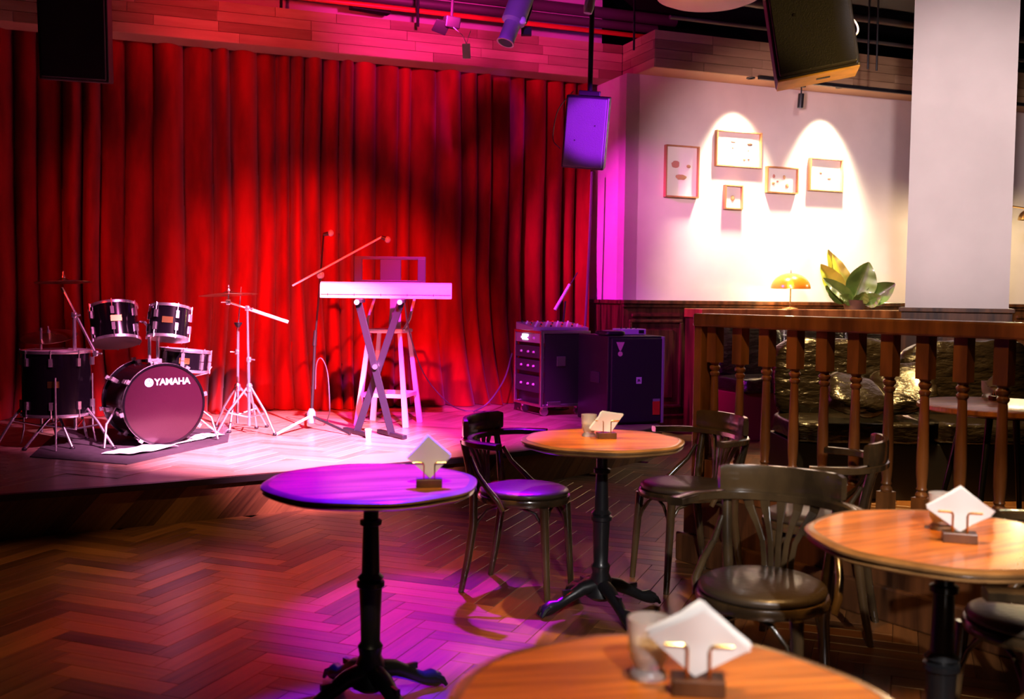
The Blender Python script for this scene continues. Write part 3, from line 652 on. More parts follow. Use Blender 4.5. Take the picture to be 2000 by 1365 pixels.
# ================================================================== LAMP AND PLANT ON THE LEDGE
pl = Z(1543, 604, 1.25); u_l = (pl - P1).dot(EU)
pl = vplane(1543, 604, LD + 0.14); pl.z = 1.2505
t = thing('mushroom_lamp', 'amber mushroom table lamp glowing on the ledge', 'lamp', pl)
obj('foot', MB().lathe([(0, 0), (0.085, 0), (0.085, 0.008), (0.03, 0.018), (0.010, 0.022), (0, 0.022)], 24), M['brass'], t, smooth=40)
obj('stem', MB().tube((0, 0, 0.02), (0, 0, 0.34), 0.007), M['brass'], t, smooth=50)
pr = [(0.205 * cos(a), 0.215 + 0.165 * sin(a)) for a in [pi / 2 * i / 14 for i in range(15)]]
obj('lamp_shade', MB().lathe(pr + [(0.0, 0.376)] + [(r * 0.965, 0.215 + (z - 0.215) * 0.965) for r, z in reversed(pr)], 40), M['shade'], t, smooth=60)
obj('finial', MB().lathe([(0, 0.375), (0.008, 0.378), (0.006, 0.39), (0.003, 0.41), (0, 0.412)], 10), M['brass'], t, smooth=50)
obj('bulb', MB().puffy((0, 0, 0.255), (0.06, 0.06, 0.08), e=1.0, n=16), M['bulb'], t, smooth=80)
point('lamp_glow', pl + UZ * 0.20, 26, (1, 0.58, 0.20), 0.04)
pp = vplane(1668, 604, LD + 0.20); pp.z = 1.2505
t = thing('leafy_plant', 'broad-leaved green plant in a low pot on the ledge', 'plant', pp)
obj('pot', MB().lathe([(0, 0), (0.10, 0), (0.125, 0.10), (0.13, 0.105), (0.118, 0.105), (0.11, 0.09), (0, 0.09)], 24), M['pot'], t, smooth=40)
def leaf(tip, base, width, bend, seed, m=M['leaf']):
    width *= 1.55
    tip = V(tip); base = V(base); ax = tip - base; L = ax.length; a = ax.normalized()
    side = a.cross(V((0, -1, 0.15))).normalized(); nrm_ = side.cross(a).normalized()
    def fn(u, v):
        s = (u - .5) * 2; wv = width * (sin(pi * min(1, v * 0.97 + .02)) ** 0.75) * (1 - 0.25 * v)
        return base + a * (L * v) + side * (s * wv / 2) + nrm_ * (bend * (v * v) + 0.22 * wv * abs(s) + 0.006 * sin(v * 26) * abs(s))
    lf = MB().grid(fn, 8, 14)
    o = obj('leaf', lf, m, t, smooth=80)
    obj('midrib', MB().path([fn(.5, v / 8) + nrm_ * -0.003 for v in range(9)], [0.006 - 0.0005 * k for k in range(9)], 6), M['vein'], o)
K = 10.4 / FPX
def lp(x, y, dv=0.0): return V(((x - 1668) * K, dv, (604 - y) * K + 0.0))
LEAF2 = mat('young_leaf', (0.42, 0.40, 0.03), 0.4, coat=0.1, noise_amt=0.3, noise_scale=4)
for (tx, ty, bx, by, wd, dv, bd_, m_) in [(1612, 482, 1652, 585, .13, .08, .05, 1), (1592, 512, 1645, 590, .17, -.02, .04, 1), (1622, 490, 1660, 590, .13, .0, -.02, 1), (1692, 506, 1662, 598, .24, -.03, .03, 0), (1703, 530, 1680, 600, .13, .10, .05, 0), (1745, 550, 1688, 603, .17, -.05, .06, 0),
                                          (1592, 540, 1668, 592, .11, -.14, .02, 0), (1598, 556, 1640, 607, .11, -.10, .03, 0), (1625, 575, 1660, 610, .09, -.16, .02, 0), (1715, 575, 1690, 610, .12, -.14, .03, 0), (1678, 565, 1672, 612, .12, -.18, .02, 0), (1640, 560, 1655, 608, .10, -.05, .03, 0)]:
    b_ = lp(bx, by, dv * 0.3); b_.z = max(b_.z, 0.07); b_.x *= 0.8
    leaf(lp(tx, ty, dv), b_, wd, bd_, tx, LEAF2 if m_ else M['leaf'])
for k in range(6):
    a = k * 1.05; obj('stalk', MB().path([V((0.03 * cos(a), 0.03 * sin(a), 0.085)), V((0.06 * cos(a), 0.05 * sin(a), 0.16))], [0.008, 0.005], 6), M['leaf'], t)
# brass wall lamp beyond the column
bw = D(2012, 424, 10.9)
t = thing('brass_dome_lamp', 'brass dome wall lamp at the right edge beyond the column', 'lamp', bw)
pr = [(0.12 * cos(a), 0.12 * sin(a)) for a in [pi / 2 * i / 10 for i in range(11)]]
obj('shade', MB().lathe([(r, z - 0.03) for r, z in pr] + [(r * 0.95, z * 0.95 - 0.03) for r, z in reversed(pr)], 28), M['brass'], t, smooth=60)
obj('arm', MB().path([V((0, 0, 0.085)), V((-0.05, 0.3, 0.14)), V((-0.25, 0.85, 0.1))], 0.010), M['brass'], t, smooth=50)
obj('bulb', MB().puffy((0, 0, 0.01), (0.05, 0.05, 0.06), e=1, n=14), M['bulb'], t, smooth=80)
point('wall_lamp_glow', bw + V((0, 0.0, -0.04)), 160, (1, 0.75, 0.4), 0.04)
# ================================================================== DRUM KIT
def axis_matrix(c, axis, up=UZ):
    x, y, a = frame(axis, up); return Matrix(((x.x, y.x, a.x, c[0]), (x.y, y.y, a.y, c[1]), (x.z, y.z, a.z, c[2]), (0, 0, 0, 1)))
def drum(name, label, c, axis, r, h, nl=6, group='drums of the kit', top='drumhead', badge=None, lugs2=True):
    # c: centre of the drum, axis: towards its top (batter) head
    Mx = axis_matrix(c, axis)
    base = V((c[0], c[1], min(c[2] - r, c[2] - h / 2)))
    t = thing(name, label, 'drum', base, 0, group)
    L = lambda pr, n=48: MB().lathe(pr, n, Mx)
    obj('shell', L([(r * .94, -h / 2), (r * .97, -h / 2), (r * .97, h / 2), (r * .94, h / 2)]), M['drumshell'], t, True, smooth=40)
    obj('batter_head', L([(0, h / 2 + .006), (r * .96, h / 2 + .004), (r * .985, h / 2 - .004), (r * .94, h / 2 - .008), (0, h / 2 - .004)]), M[top], t, True, smooth=40)
    obj('resonant_head', L([(0, -h / 2 + .004), (r * .94, -h / 2 + .008), (r * .985, -h / 2 + .004), (r * .96, -h / 2 - .004), (0, -h / 2 - .006)]), M['drumhead'], t, True, smooth=40)
    for s in (1, -1):
        z = s * h / 2; obj('hoop', L([(r * .985, z - .011), (r * 1.015, z - .011), (r * 1.022, z), (r * 1.015, z + .010), (r * .985, z + .010), (r * .985, z - .011)]), M['chrome'], t, True, smooth=40)
    for k in range(nl):
        a = 2 * pi * k / nl + 0.25
        for s in (1, -1):
            q = MB(); p = V((r * cos(a), r * sin(a), s * (h / 2 - min(.07, h * .3))))
            R = rotz(a); q.box((0, 0, 0), (0.022, 0.024, 0.055), R); q.v = [v + p for v in q.v]
            q.tube(p + V((r * .03 * cos(a), r * .03 * sin(a), 0)), V((r * 1.035 * cos(a), r * 1.035 * sin(a), s * (h / 2 + .016))), 0.0045, n=6)
            q.v = [Mx @ v for v in q.v]; obj('lug', q, M['chrome'], t, True)
    if badge is not None:
        q = MB(); q.box((0, 0, 0), (0.004, 0.075, 0.045)); R = rotz(badge); q.v = [Mx @ (R @ (v + V((r * .975, 0, 0)))) for v in q.v]; obj('badge', q, M['brass'], t, True)
    return t, Mx
def face_angle(Mx, toward):
    v = Mx.inverted().to_3x3() @ V(toward); return atan2(v.y, v.x)
# --- bass drum (lies on its side, audience head to the right front)
ba = V((cos(radians(-52)), sin(radians(-52)), 0))
bf = V((-2.49, 7.25, STG + 0.300)); R_ = 0.295; BLn = 0.50
bcn = bf - ba * BLn / 2
Mx = axis_matrix(bcn, ba)
bd = thing('bass_drum', 'black bass drum with dark printed front head at the stage left', 'drum', (bcn.x, bcn.y, STG), 0, 'drums of the kit')
Lb = lambda pr, n=64: MB().lathe(pr, n, Mx)
hB = BLn / 2
obj('shell', Lb([(R_ * .93, -hB + .02), (R_ * .96, -hB + .02), (R_ * .96, hB - .02), (R_ * .93, hB - .02)]), M['drumshell'], bd, True, smooth=40)
obj('front_head', Lb([(0, hB - .004), (R_ * .955, hB - .006), (R_ * .955, hB - .012), (0, hB - .012)]), M['basshead'], bd, True, smooth=40)
obj('back_head', Lb([(0, -hB + .004), (R_ * .955, -hB + .006), (R_ * .955, -hB + .012), (0, -hB + .012)]), M['drumhead'], bd, True, smooth=40)
for s in (1, -1):
    z = s * (hB - .014); obj('hoop', Lb([(R_ * .955, z - .018), (R_ * 1.0, z - .018), (R_ * 1.0, z + .018), (R_ * .955, z + .018), (R_ * .955, z - .018)]), M['drumshell'], bd, True, smooth=40)
    obj('hoop_inlay', Lb([(R_ * .998, z - .006), (R_ * 1.004, z - .006), (R_ * 1.004, z + .006), (R_ * .998, z + .006), (R_ * .998, z - .006)]), M['chrome'], bd, True, smooth=40)
for k in range(8):
    a = 2 * pi * k / 8 + 0.2
    for s in (1, -1):
        q = MB(); R = rotz(a); q.box((R_ * .99, 0, s * (hB - .10)), (0.03, 0.03, 0.06)); q.tube((R_ * 1.0, 0, s * (hB - .10)), (R_ * 1.03, 0, s * (hB + .01)), 0.005, n=6); q.box((R_ * 1.02, 0, s * (hB - .006)), (0.035, 0.03, 0.018))
        q.v = [Mx @ (R @ v) for v in q.v]; obj('claw', q, M['chrome'], bd, True)
# printed maker's mark on the head: round emblem with tuning forks and the lettering
xr = V((0, 0, 1)).cross(ba).normalized()   # towards the viewer's right on the head
def on_head(x, z): return bcn + ba * (hB - .0015) + xr * x + UZ * z
em = MB(); em.lathe([(0.0, 0.0), (0.031, 0.0), (0.031, 0.002), (0.0, 0.002)], 32, axis_matrix(on_head(-0.110, 0.160), ba)); obj('emblem', em, M['white'], bd, True)
fk = MB()
for k in range(3):
    a = k * 2 * pi / 3 + pi / 2; d_ = xr * cos(a) + UZ * sin(a); fk.rail([on_head(-0.110, .160) + ba * .0026 + d_ * .004, on_head(-0.110, .160) + ba * .0026 + d_ * .026], 0.004, 0.001, side=ba)
obj('emblem_forks', fk, M['basshead'], bd, True)
def text_on(txt, c, right, up, size, m, parent, ext=0.001, align='LEFT', name='lettering'):
    cu = bpy.data.curves.new(name, 'FONT'); cu.body = txt; cu.size = size; cu.extrude = ext; cu.offset = size * 0.022; cu.align_x = align; cu.space_character = 0.92; cu.align_y = 'CENTER'
    o = bpy.data.objects.new(name, cu); COL.objects.link(o); cu.materials.append(m)
    n = V(right).cross(V(up)).normalized(); W = Matrix(((right.x, up.x, n.x, c.x), (right.y, up.y, n.y, c.y), (right.z, up.z, n.z, c.z), (0, 0, 0, 1)))
    bpy.context.view_layer.update()
    me = bpy.data.meshes.new_from_object(o.evaluated_get(bpy.context.evaluated_depsgraph_get())); bpy.data.objects.remove(o); bpy.data.curves.remove(cu)
    me.transform(ROOTM[root_of(parent)].inverted() @ W); o = bpy.data.objects.new(name, me); COL.objects.link(o); o.parent = parent; return o
tx = text_on('YAMAHA', on_head(-0.072, 0.160) + ba * .001, xr, UZ, 0.066, M['white'], bd)
# spurs
for s, fwd in ((-1, 0.10), (1, 0.10)):
    p0 = bcn + ba * 0.06 + xr * (s * R_ * .95) - UZ * 0.03; p1 = p0 + xr * (s * 0.10) + ba * fwd - UZ * 0.10; p2 = V((p1.x + xr.x * s * .03 + ba.x * .05, p1.y + xr.y * s * .03 + ba.y * .05, STG + .012))
    obj('spur', MB().path([p0, p1, p2], 0.009), M['chrome'], bd, True, smooth=50)
# tom mount on the bass drum
tm_ = bcn + UZ * (R_ * .95) + ba * 0.02
q = MB().box(tm_ + UZ * .02, (0.10, 0.06, 0.03), rotz(atan2(xr.y, xr.x))); q.tube(tm_ + UZ * .02 - xr * .03, tm_ + UZ * .28 - xr * .03, 0.012); q.tube(tm_ + UZ * .02 + xr * .03, tm_ + UZ * .28 + xr * .03, 0.012)
tl_c = D(224, 634, 7.42); tr_c = D(331, 631, 7.42)
q.path([tm_ + UZ * .26 - xr * .03, tm_ + UZ * .30 - xr * .06, tl_c + xr * 0.19 + UZ * .02], 0.011); q.path([tm_ + UZ * .26 + xr * .03, tm_ + UZ * .30 + xr * .03, tr_c - xr * 0.10 - UZ * .06], 0.011)
obj('tom_mount', q, M['chrome'], bd, True, smooth=40)
tocam = V((2.4, -7.4, 0)).normalized()
ax1 = (UZ - tocam * 0.30 + V((-.10, 0, 0))).normalized(); M1 = axis_matrix(tl_c, ax1)
drum('rack_tom', 'larger black rack tom on the left above the bass drum', tl_c, ax1, 0.172, 0.26, 6, badge=face_angle(M1, tocam) + .15)
ax2 = (UZ - tocam * 0.24 + V((.10, 0, 0))).normalized(); M2 = axis_matrix(tr_c, ax2)
drum('rack_tom', 'smaller black rack tom on the right above the bass drum', tr_c, ax2, 0.146, 0.225, 6, badge=face_angle(M2, tocam) - .1)
ft = V((D(112, 760, 7.15).x, 7.15, STG + 0.46)); Mf = axis_matrix(ft, UZ)
flt, _ = drum('floor_tom', 'black floor tom with chrome legs at the left edge', ft, UZ, 0.235, 0.44, 8, badge=face_angle(Mf, tocam))
for k in range(3):
    a = 2 * pi * k / 3 + .9; d_ = V((cos(a), sin(a), 0)); obj('leg', MB().path([ft + d_ * .262 + UZ * .05, ft + d_ * .262 - UZ * .34, V((ft.x + d_.x * .285, ft.y + d_.y * .285, STG + .01))], 0.007), M['chrome'], flt, True, smooth=50)
sn = D(360, 703, 7.75); axs = (UZ + V((.08, .05, 0))).normalized(); Ms = axis_matrix(sn, axs)
snd, _ = drum('snare_drum', 'shallow black snare drum on a stand behind the bass drum', sn, axs, 0.188, 0.15, 8, badge=face_angle(Ms, tocam))
q = MB().tube((sn.x, sn.y, STG + .18), (sn.x, sn.y, sn.z - .09), 0.011)
for k in range(3):
    a = 2 * pi * k / 3 + .2; d_ = V((cos(a), sin(a), 0)); q.tube(V((sn.x, sn.y, STG + .22)), V((sn.x, sn.y, STG + .01)) + d_ * .26, 0.008); q.path([V((sn.x, sn.y, sn.z - .14)), V((sn.x, sn.y, sn.z - .10)) + d_ * .17, sn + d_ * .20 - UZ * .05], 0.007)
obj('stand', q, M['chrome'], snd, True, smooth=40)
# --- stands
def tripod(parent, c, hub_z, reach, a0, m=M['chrome'], r=0.010, foot=True, hub2=None):
    for k in range(3):
        a = a0 + 2 * pi * k / 3; d_ = V((cos(a), sin(a), 0))
        top = V((c.x, c.y, hub_z)) + d_ * .02; ft_ = V((c.x, c.y, STG + .012)) + d_ * reach
        lg = obj('leg', MB().path([top, top + (ft_ - top) * .5 + d_ * .02, ft_], r), m, parent, True, smooth=50)
        obj('rubber_foot', MB().puffy(ft_, (0.035, 0.035, 0.026), e=.8, n=10), M['black'], lg, True, smooth=60)
        obj('brace', MB().tube(V((c.x, c.y, STG + (hub_z - STG) * .35)), top + (ft_ - top) * .55 + d_ * .01, r * .7, n=6), m, parent, True, smooth=50)
    obj('collar', MB().lathe([(0, -.03), (.022, -.03), (.026, -.01), (.026, .02), (.018, .035), (0, .035)], 14, c=(c.x, c.y, hub_z)), m, parent, True, smooth=40)
def cymbal(parent, c, axis, r):
    Mc = axis_matrix(c, axis); pr = [(0, .022), (r * .12, .020), (r * .20, .010), (r * .5, .004), (r, -.008), (r, -.0095), (r * .5, .002), (r * .2, .008), (r * .11, .018), (0, .02)]
    o = obj('cymbal', MB().lathe(pr, 48, Mc), M['cymbal'], parent, True, smooth=40)
    obj('wing_nut', MB().lathe([(0, .02), (.012, .02), (.014, .03), (.006, .045), (.006, .07), (0, .07)], 10, Mc), M['chrome'], o, True, smooth=40)
def wing(parent, c, s=1):
    q = MB().puffy(c, (.04, .03, .045), e=.5, n=10); q.tube(c, V(c) + V((.05 * s, -.02, .0)), .006); obj('clamp', q, M['chrome'], parent, True, smooth=60)
# left boom stand
b0 = Z(148, 872, STG); s1 = thing('cymbal_stand', 'chrome boom stand with dark cymbal in front of the floor tom', 'cymbal stand', b0, 0, 'cymbal stands')
yb = b0.y; pt = D(145, 615, yb)
obj('pole', MB().tube(b0 + UZ * .12, pt, 0.013), M['chrome'], s1, True, smooth=50)
e0, e1 = D(187, 690, yb - .05), D(121, 562, yb + .05)
obj('boom_arm', MB().tube(e0, e1, 0.010), M['chrome'], s1, True, smooth=50); wing(s1, pt); wing(s1, e0)
tripod(s1, b0, STG + .36, 0.34, radians(-20)); cymbal(s1, D(124, 549, yb + .05), (UZ + V((-.05, .04, 0))).normalized(), 0.19)
# left straight stand, ride cymbal
b1 = Z(82, 872, STG); s2 = thing('cymbal_stand', 'straight chrome stand with tilted cymbal at the far left', 'cymbal stand', b1, 0, 'cymbal stands')
ct = D(80, 640, b1.y)
obj('pole', MB().tube(b1 + UZ * .10, ct, 0.009), M['chrome'], s2, True, smooth=50); wing(s2, D(82, 720, b1.y), -1)
tripod(s2, b1, STG + .42, 0.30, radians(-25)); cymbal(s2, D(96, 655, b1.y + .1), (UZ - V((.0, .25, 0))).normalized(), 0.19)
# right boom stand
b2 = Z(487, 846, STG); s3 = thing('cymbal_stand', 'chrome boom stand with cymbal right of the bass drum', 'cymbal stand', b2, 0, 'cymbal stands')
pt = D(483, 602, b2.y)
obj('pole', MB().tube(b2 + UZ * .06, D(485, 700, b2.y), 0.013), M['chrome'], s3, True, smooth=50); obj('upper_pole', MB().tube(D(485, 702, b2.y), pt, 0.010), M['chrome'], s3, True, smooth=50)
e0, e1 = D(446, 590, b2.y - .05), D(482, 602, b2.y); obj('boom_arm', MB().tube(e0, e1, 0.008), M['chrome'], s3, True, smooth=50)
obj('boom_grip', MB().tube(e1, D(563, 629, b2.y + .05), 0.014), M['silver'], s3, True, smooth=50); wing(s3, pt); wing(s3, D(486, 702, b2.y)); wing(s3, e0, -1)
obj('tilter_rod', MB().tube(e0, D(447, 560, b2.y - .05), 0.006), M['chrome'], s3, True)
tripod(s3, b2, STG + .36, 0.26, radians(-28)); cymbal(s3, D(447, 574, b2.y - .05), (UZ + V((-.06, .03, 0))).normalized(), 0.225)
# hi-hat stand without cymbals
b3 = Z(464, 838, STG); s4 = thing('hi_hat_stand', 'thin chrome hi-hat stand without cymbals beside the boom stand', 'hi-hat stand', b3, 0)
obj('pole', MB().tube(b3 + UZ * .05, D(465, 632, b3.y), 0.012), M['chrome'], s4, True, smooth=50); obj('pull_rod', MB().tube(D(465, 640, b3.y), D(471, 560, b3.y), 0.004), M['chrome'], s4, True)
obj('cup', MB().lathe([(0, -.03), (.012, -.03), (.032, 0), (.032, .01), (0, .01)], 16, c=D(465, 632, b3.y)), M['black'], s4, True, smooth=40); wing(s4, D(463, 687, b3.y), -1)
tripod(s4, b3, STG + .34, 0.24, radians(30))
q = MB().box(V((b3.x - .06, b3.y - .22, STG + .03)), (.10, .30, .016), Matrix.Rotation(.12, 4, 'X')); obj('pedal', q, M['chrome'], s4, True)
# mat and paper sheets under the kit
mc = Z(205, 905, STG); pts = [Z(58, 893, STG), Z(248, 908, STG), Z(445, 864, STG), Z(450, 838, STG), Z(120, 838, STG)]
q = MB(); q.prism([(p.x, p.y) for p in pts], STG + .0005, STG + .006); tag(obj('drum_mat', q, M['mat'], loc=(pts[0].x, pts[0].y, STG)), 'flat black mat under the drum kit', 'mat')
def sheet(px_pts, seed, label):
    P_ = [Z(x, y, STG) for x, y in px_pts]; c = sum(P_, V((0, 0, 0))) / 4
    def fn(u, v):
        a = P_[0].lerp(P_[1], u); b = P_[3].lerp(P_[2], u); p = a.lerp(b, v); p.z = STG + .012 + .022 * max(0, noise.noise(V((p.x * 9, p.y * 9, seed)))) + .004; return p
    m = MB().grid(fn, 20, 8); o = obj('cloth_sheet', m, M['napkin'], smooth=60, loc=(c.x, c.y, STG)); tag(o, label, 'cloth', 'white sheets on the drum mat')
sheet([(197, 890), (262, 892), (350, 876), (290, 872)], 1, 'crumpled white sheet on the mat in front of the bass drum')
sheet([(338, 872), (392, 862), (440, 852), (395, 850)], 2, 'crumpled white sheet on the mat right of the bass drum')
# ================================================================== KEYBOARD, STAND, STOOL
kl, kr = D(622, 582, 7.95), D(880, 584, 8.02); kx = (kr - kl).normalized(); kx.z = 0; kx.normalize(); ka = atan2(kx.y, kx.x)
kw = (kr - kl).length; kc = (kl + kr) / 2; kz = (kl.z + kr.z) / 2; kn = V((-kx.y, kx.x, 0))
kb = thing('stage_piano', 'white electronic keyboard seen from behind on the stage', 'keyboard', V((kc.x, kc.y + .14, kz)), ka)
prof = [(0.0, 0.0), (0.0, 0.085), (0.02, 0.118), (0.05, 0.128), (0.12, 0.122), (0.14, 0.072), (0.30, 0.060), (0.31, 0.03), (0.31, 0.0)]
def extr(pr, x0, x1):
    m = MB(); n = len(pr); m.v = [V((x, p[0] - .14, p[1])) for x in (x0, x1) for p in pr]
    m.f = [tuple(range(n)), tuple(range(2 * n - 1, n - 1, -1))] + [(i, n + i, n + (i + 1) % n, (i + 1) % n) for i in range(n)]; return m
obj('case', extr(prof, -kw / 2, kw / 2), M['silver'], kb, bevel=0.006)
for k in range(36):
    obj('white_key', MB().box((-kw / 2 + .05 + (kw - .1) / 36 * (k + .5), .095, .078), ((kw - .1) / 36 - .0015, .14, .016)), M['key'], kb)
for k in range(5): obj('panel_seam', MB().box((-kw / 2 + kw * (.06 + .2 * k), -.1415, .028), (.004, .004, .02)), M['black'], kb)
obj('lower_lip', MB().box((0, -.142, .030), (kw - .02, .006, .004)), M['pipe'], kb)
rl_, rr_, = -.06 * kw - .235, 0
mx0, mx1 = (687 - 751) / 258 * kw, (828 - 751) / 258 * kw; mh = 0.205
mr = obj('music_rest', MB().box(((mx0 + mx1) / 2, -.055, .128 + mh - .012), (mx1 - mx0, .03, .024), None).box((mx0 + .032, -.06, .128 + mh / 2), (.064, .022, mh - .03)).box((mx1 - .032, -.06, .128 + mh / 2), (.064, .022, mh - .03)).box(((mx0 + mx1) / 2, -.055, .136), (mx1 - mx0, .03, .020)).box(((mx0 + mx1) / 2 + .005, -.058, .128 + mh / 2), (.165, .018, mh - .03)), M['keyblack'], kb, bevel=0.003)
# X stand
xs = thing('keyboard_stand', 'black crossed keyboard stand on the stage', 'keyboard stand', V((kc.x, kc.y, STG)), ka)
yk = 7.86
for (x0, y0, x1, y1, dy) in ((700, 590, 765, 846, 0.0), (783, 590, 697, 848, 0.10)):
    a, b = D(x0, y0, yk + dy), D(x1, y1, yk + dy); b.z = STG + .02
    obj('leg', MB().rail([a, b], 0.055, 0.028, side=(0, 1, 0)), M['keyblack'], xs, True, bevel=0.003)
    obj('foot', MB().box(b, (0.04, 0.42, 0.03), rotz(ka + .55)), M['keyblack'], xs, True, bevel=0.004)
    obj('top_arm', MB().box(a + UZ * .01 + V((0, .1, 0)), (0.05, 0.34, 0.03), rotz(ka)), M['keyblack'], xs, True, bevel=0.004)
    obj('end_cap', MB().lathe([(0, 0), (.02, 0), (.02, .012), (0, .012)], 14, axis_matrix(a + V((0, -.08, .0)), V((0, -1, 0)))), M['silver'], xs, True)
q = MB().lathe([(0, -.07), (.02, -.07), (.02, .09), (0, .09)], 14, axis_matrix(D(735, 715, yk + .05), V((0, -1, 0)))); obj('pivot_bolt', q, M['chrome'], xs, True)
# stool
fl_, fr_ = Z(690, 832, STG), Z(790, 836, STG); sc_ = (fl_ + fr_) / 2 + V((.06, .20, 0)); sc_.z = STG
st = thing('bar_stool', 'pale painted steel bar stool with low back behind the keyboard', 'stool', sc_, atan2(fr_.y - fl_.y, fr_.x - fl_.x))
SH = .80
for sx in (-1, 1):
    for sy in (-1, 1):
        obj('leg', MB().rail([V((sx * .215, sy * .20, 0)), V((sx * .135, sy * .13, SH - .02))], [.05, .034], [.03, .02], side=(0, 1, 0)), M['stool'], st, bevel=0.004)
for (a, b) in (((-.19, -.18, .26), (.19, -.18, .26)), ((-.19, .18, .26), (.19, .18, .26)), ((-.19, -.18, .26), (-.19, .18, .26)), ((.19, -.18, .26), (.19, .18, .26))): obj('stretcher', MB().rail([V(a), V(b)], .012, .035), M['stool'], st, bevel=0.003)
obj('seat', MB().box((0, 0, SH), (.32, .32, .035)), M['stool'], st, bevel=0.014)
bpth = [V((-.16, -.10, SH + .01)), V((-.185, -.02, SH + .10)), V((-.18, .14, SH + .28)), V((-.12, .19, SH + .36)), V((.12, .19, SH + .36)), V((.18, .14, SH + .28)), V((.185, -.02, SH + .10)), V((.16, -.10, SH + .01))]
obj('back_hoop', MB().path(bpth, .012), M['stool'], st, smooth=50)
obj('back_slat', MB().rail([V((0, .14, SH + .01)), V((0, .165, SH + .2)), V((0, .19, SH + .37))], [.11, .10, .12], .012, side=(0, 1, 0)), M['stool'], st, bevel=0.003)
# floor bottle / cup
cpp = Z(719, 856, STG); cp = thing('paper_cup', 'small white cup standing on the stage floor under the keyboard', 'cup', cpp)
obj('cup', MB().lathe([(0, 0), (.020, 0), (.026, .062), (.027, .064), (.024, .064), (.018, .004), (0, .004)], 20), M['napkin'], cp, smooth=40); obj('lid', MB().lathe([(0, .063), (.028, .063), (.028, .068), (.022, .074), (0, .074)], 20), M['white'], cp, smooth=40)
# ================================================================== MICROPHONE STANDS
ms0 = Z(608, 838, STG); ms = thing('microphone_stand', 'black tripod microphone stand with two booms left of the keyboard', 'microphone stand', ms0)
ym = ms0.y; cl = D(626, 537, ym)
obj('pole', MB().tube(ms0 + UZ * .05, D(615, 665, ym), 0.012), M['black'], ms, True, smooth=50); obj('upper_pole', MB().tube(D(615, 668, ym), cl, 0.008), M['black'], ms, True, smooth=50)
obj('grip', MB().tube(D(614, 675, ym), D(616, 645, ym), 0.018, 0.014), M['black'], ms, True, smooth=50)
obj('boom_arm', MB().tube(D(571, 558, ym - .1), D(745, 463, ym + .1), 0.008), M['silver'], ms, True, smooth=50)
obj('boom_arm', MB().tube(cl, D(632, 458, ym + .3), 0.007), M['black'], ms, True, smooth=50)
obj('clutch', MB().puffy(cl, (.06, .05, .06), e=.7, n=14), M['fixture'], ms, True, smooth=60)
for (a, b) in (((745, 463), (757, 468)), ((632, 458), (646, 455))):
    p0, p1 = D(*a, ym + .1), D(*b, ym + .1); o = obj('microphone', MB().tube(p0, p1, .014, .02), M['black'], ms, True, smooth=50)
    obj('mic_grille', MB().puffy(p1, (.05, .05, .055), e=1, n=14), M['fixture'], o, True, smooth=70)
obj('base_boss', MB().lathe([(0, .05), (.03, .05), (.038, .08), (.034, .14), (.016, .17), (0, .17)], 16, c=(ms0.x, ms0.y, STG)), M['fixture'], ms, True, smooth=40)
for (x, y) in ((540, 851), (684, 850), (598, 812)):
    f_ = Z(x, y, STG) + UZ * .012; obj('leg', MB().tube(ms0 + UZ * .11, f_, .011), M['silver' if x == 540 else 'black'], ms, True, smooth=50)
def cable(pts, r, label, m=M['cable']):
    P = []
    Q = [pts[0] * 2 - pts[1]] + pts + [pts[-1] * 2 - pts[-2]]
    for i in range(1, len(Q) - 2):
        for k in range(6):
            t_ = k / 6; a, b, c, d = Q[i - 1], Q[i], Q[i + 1], Q[i + 2]; P.append(0.5 * ((2 * b) + (c - a) * t_ + (2 * a - 5 * b + 4 * c - d) * t_ ** 2 + (3 * b - a - 3 * c + d) * t_ ** 3))
    P.append(pts[-1]); tag(obj('cable', MB().path(P, r, 6), m, smooth=60, loc=pts[-1]), label, 'cable', 'cables on the stage')
cable([D(616, 760, ym + .05), D(618, 712, ym + .05), D(628, 700, ym + .05), D(640, 730, ym + .05), D(644, 800, ym + .05), Z(640, 826, STG) + UZ * .01, Z(665, 838, STG) + UZ * .01], .005, 'looped cable hanging from the microphone stand')
cable([D(790, 590, 8.15), D(800, 650, 8.5), D(828, 730, 9.0), D(870, 782, 9.3), Z(905, 803, STG) + UZ * .01, Z(960, 806, STG) + UZ * .01], .006, 'cable running from the keyboard down to the curtain foot')
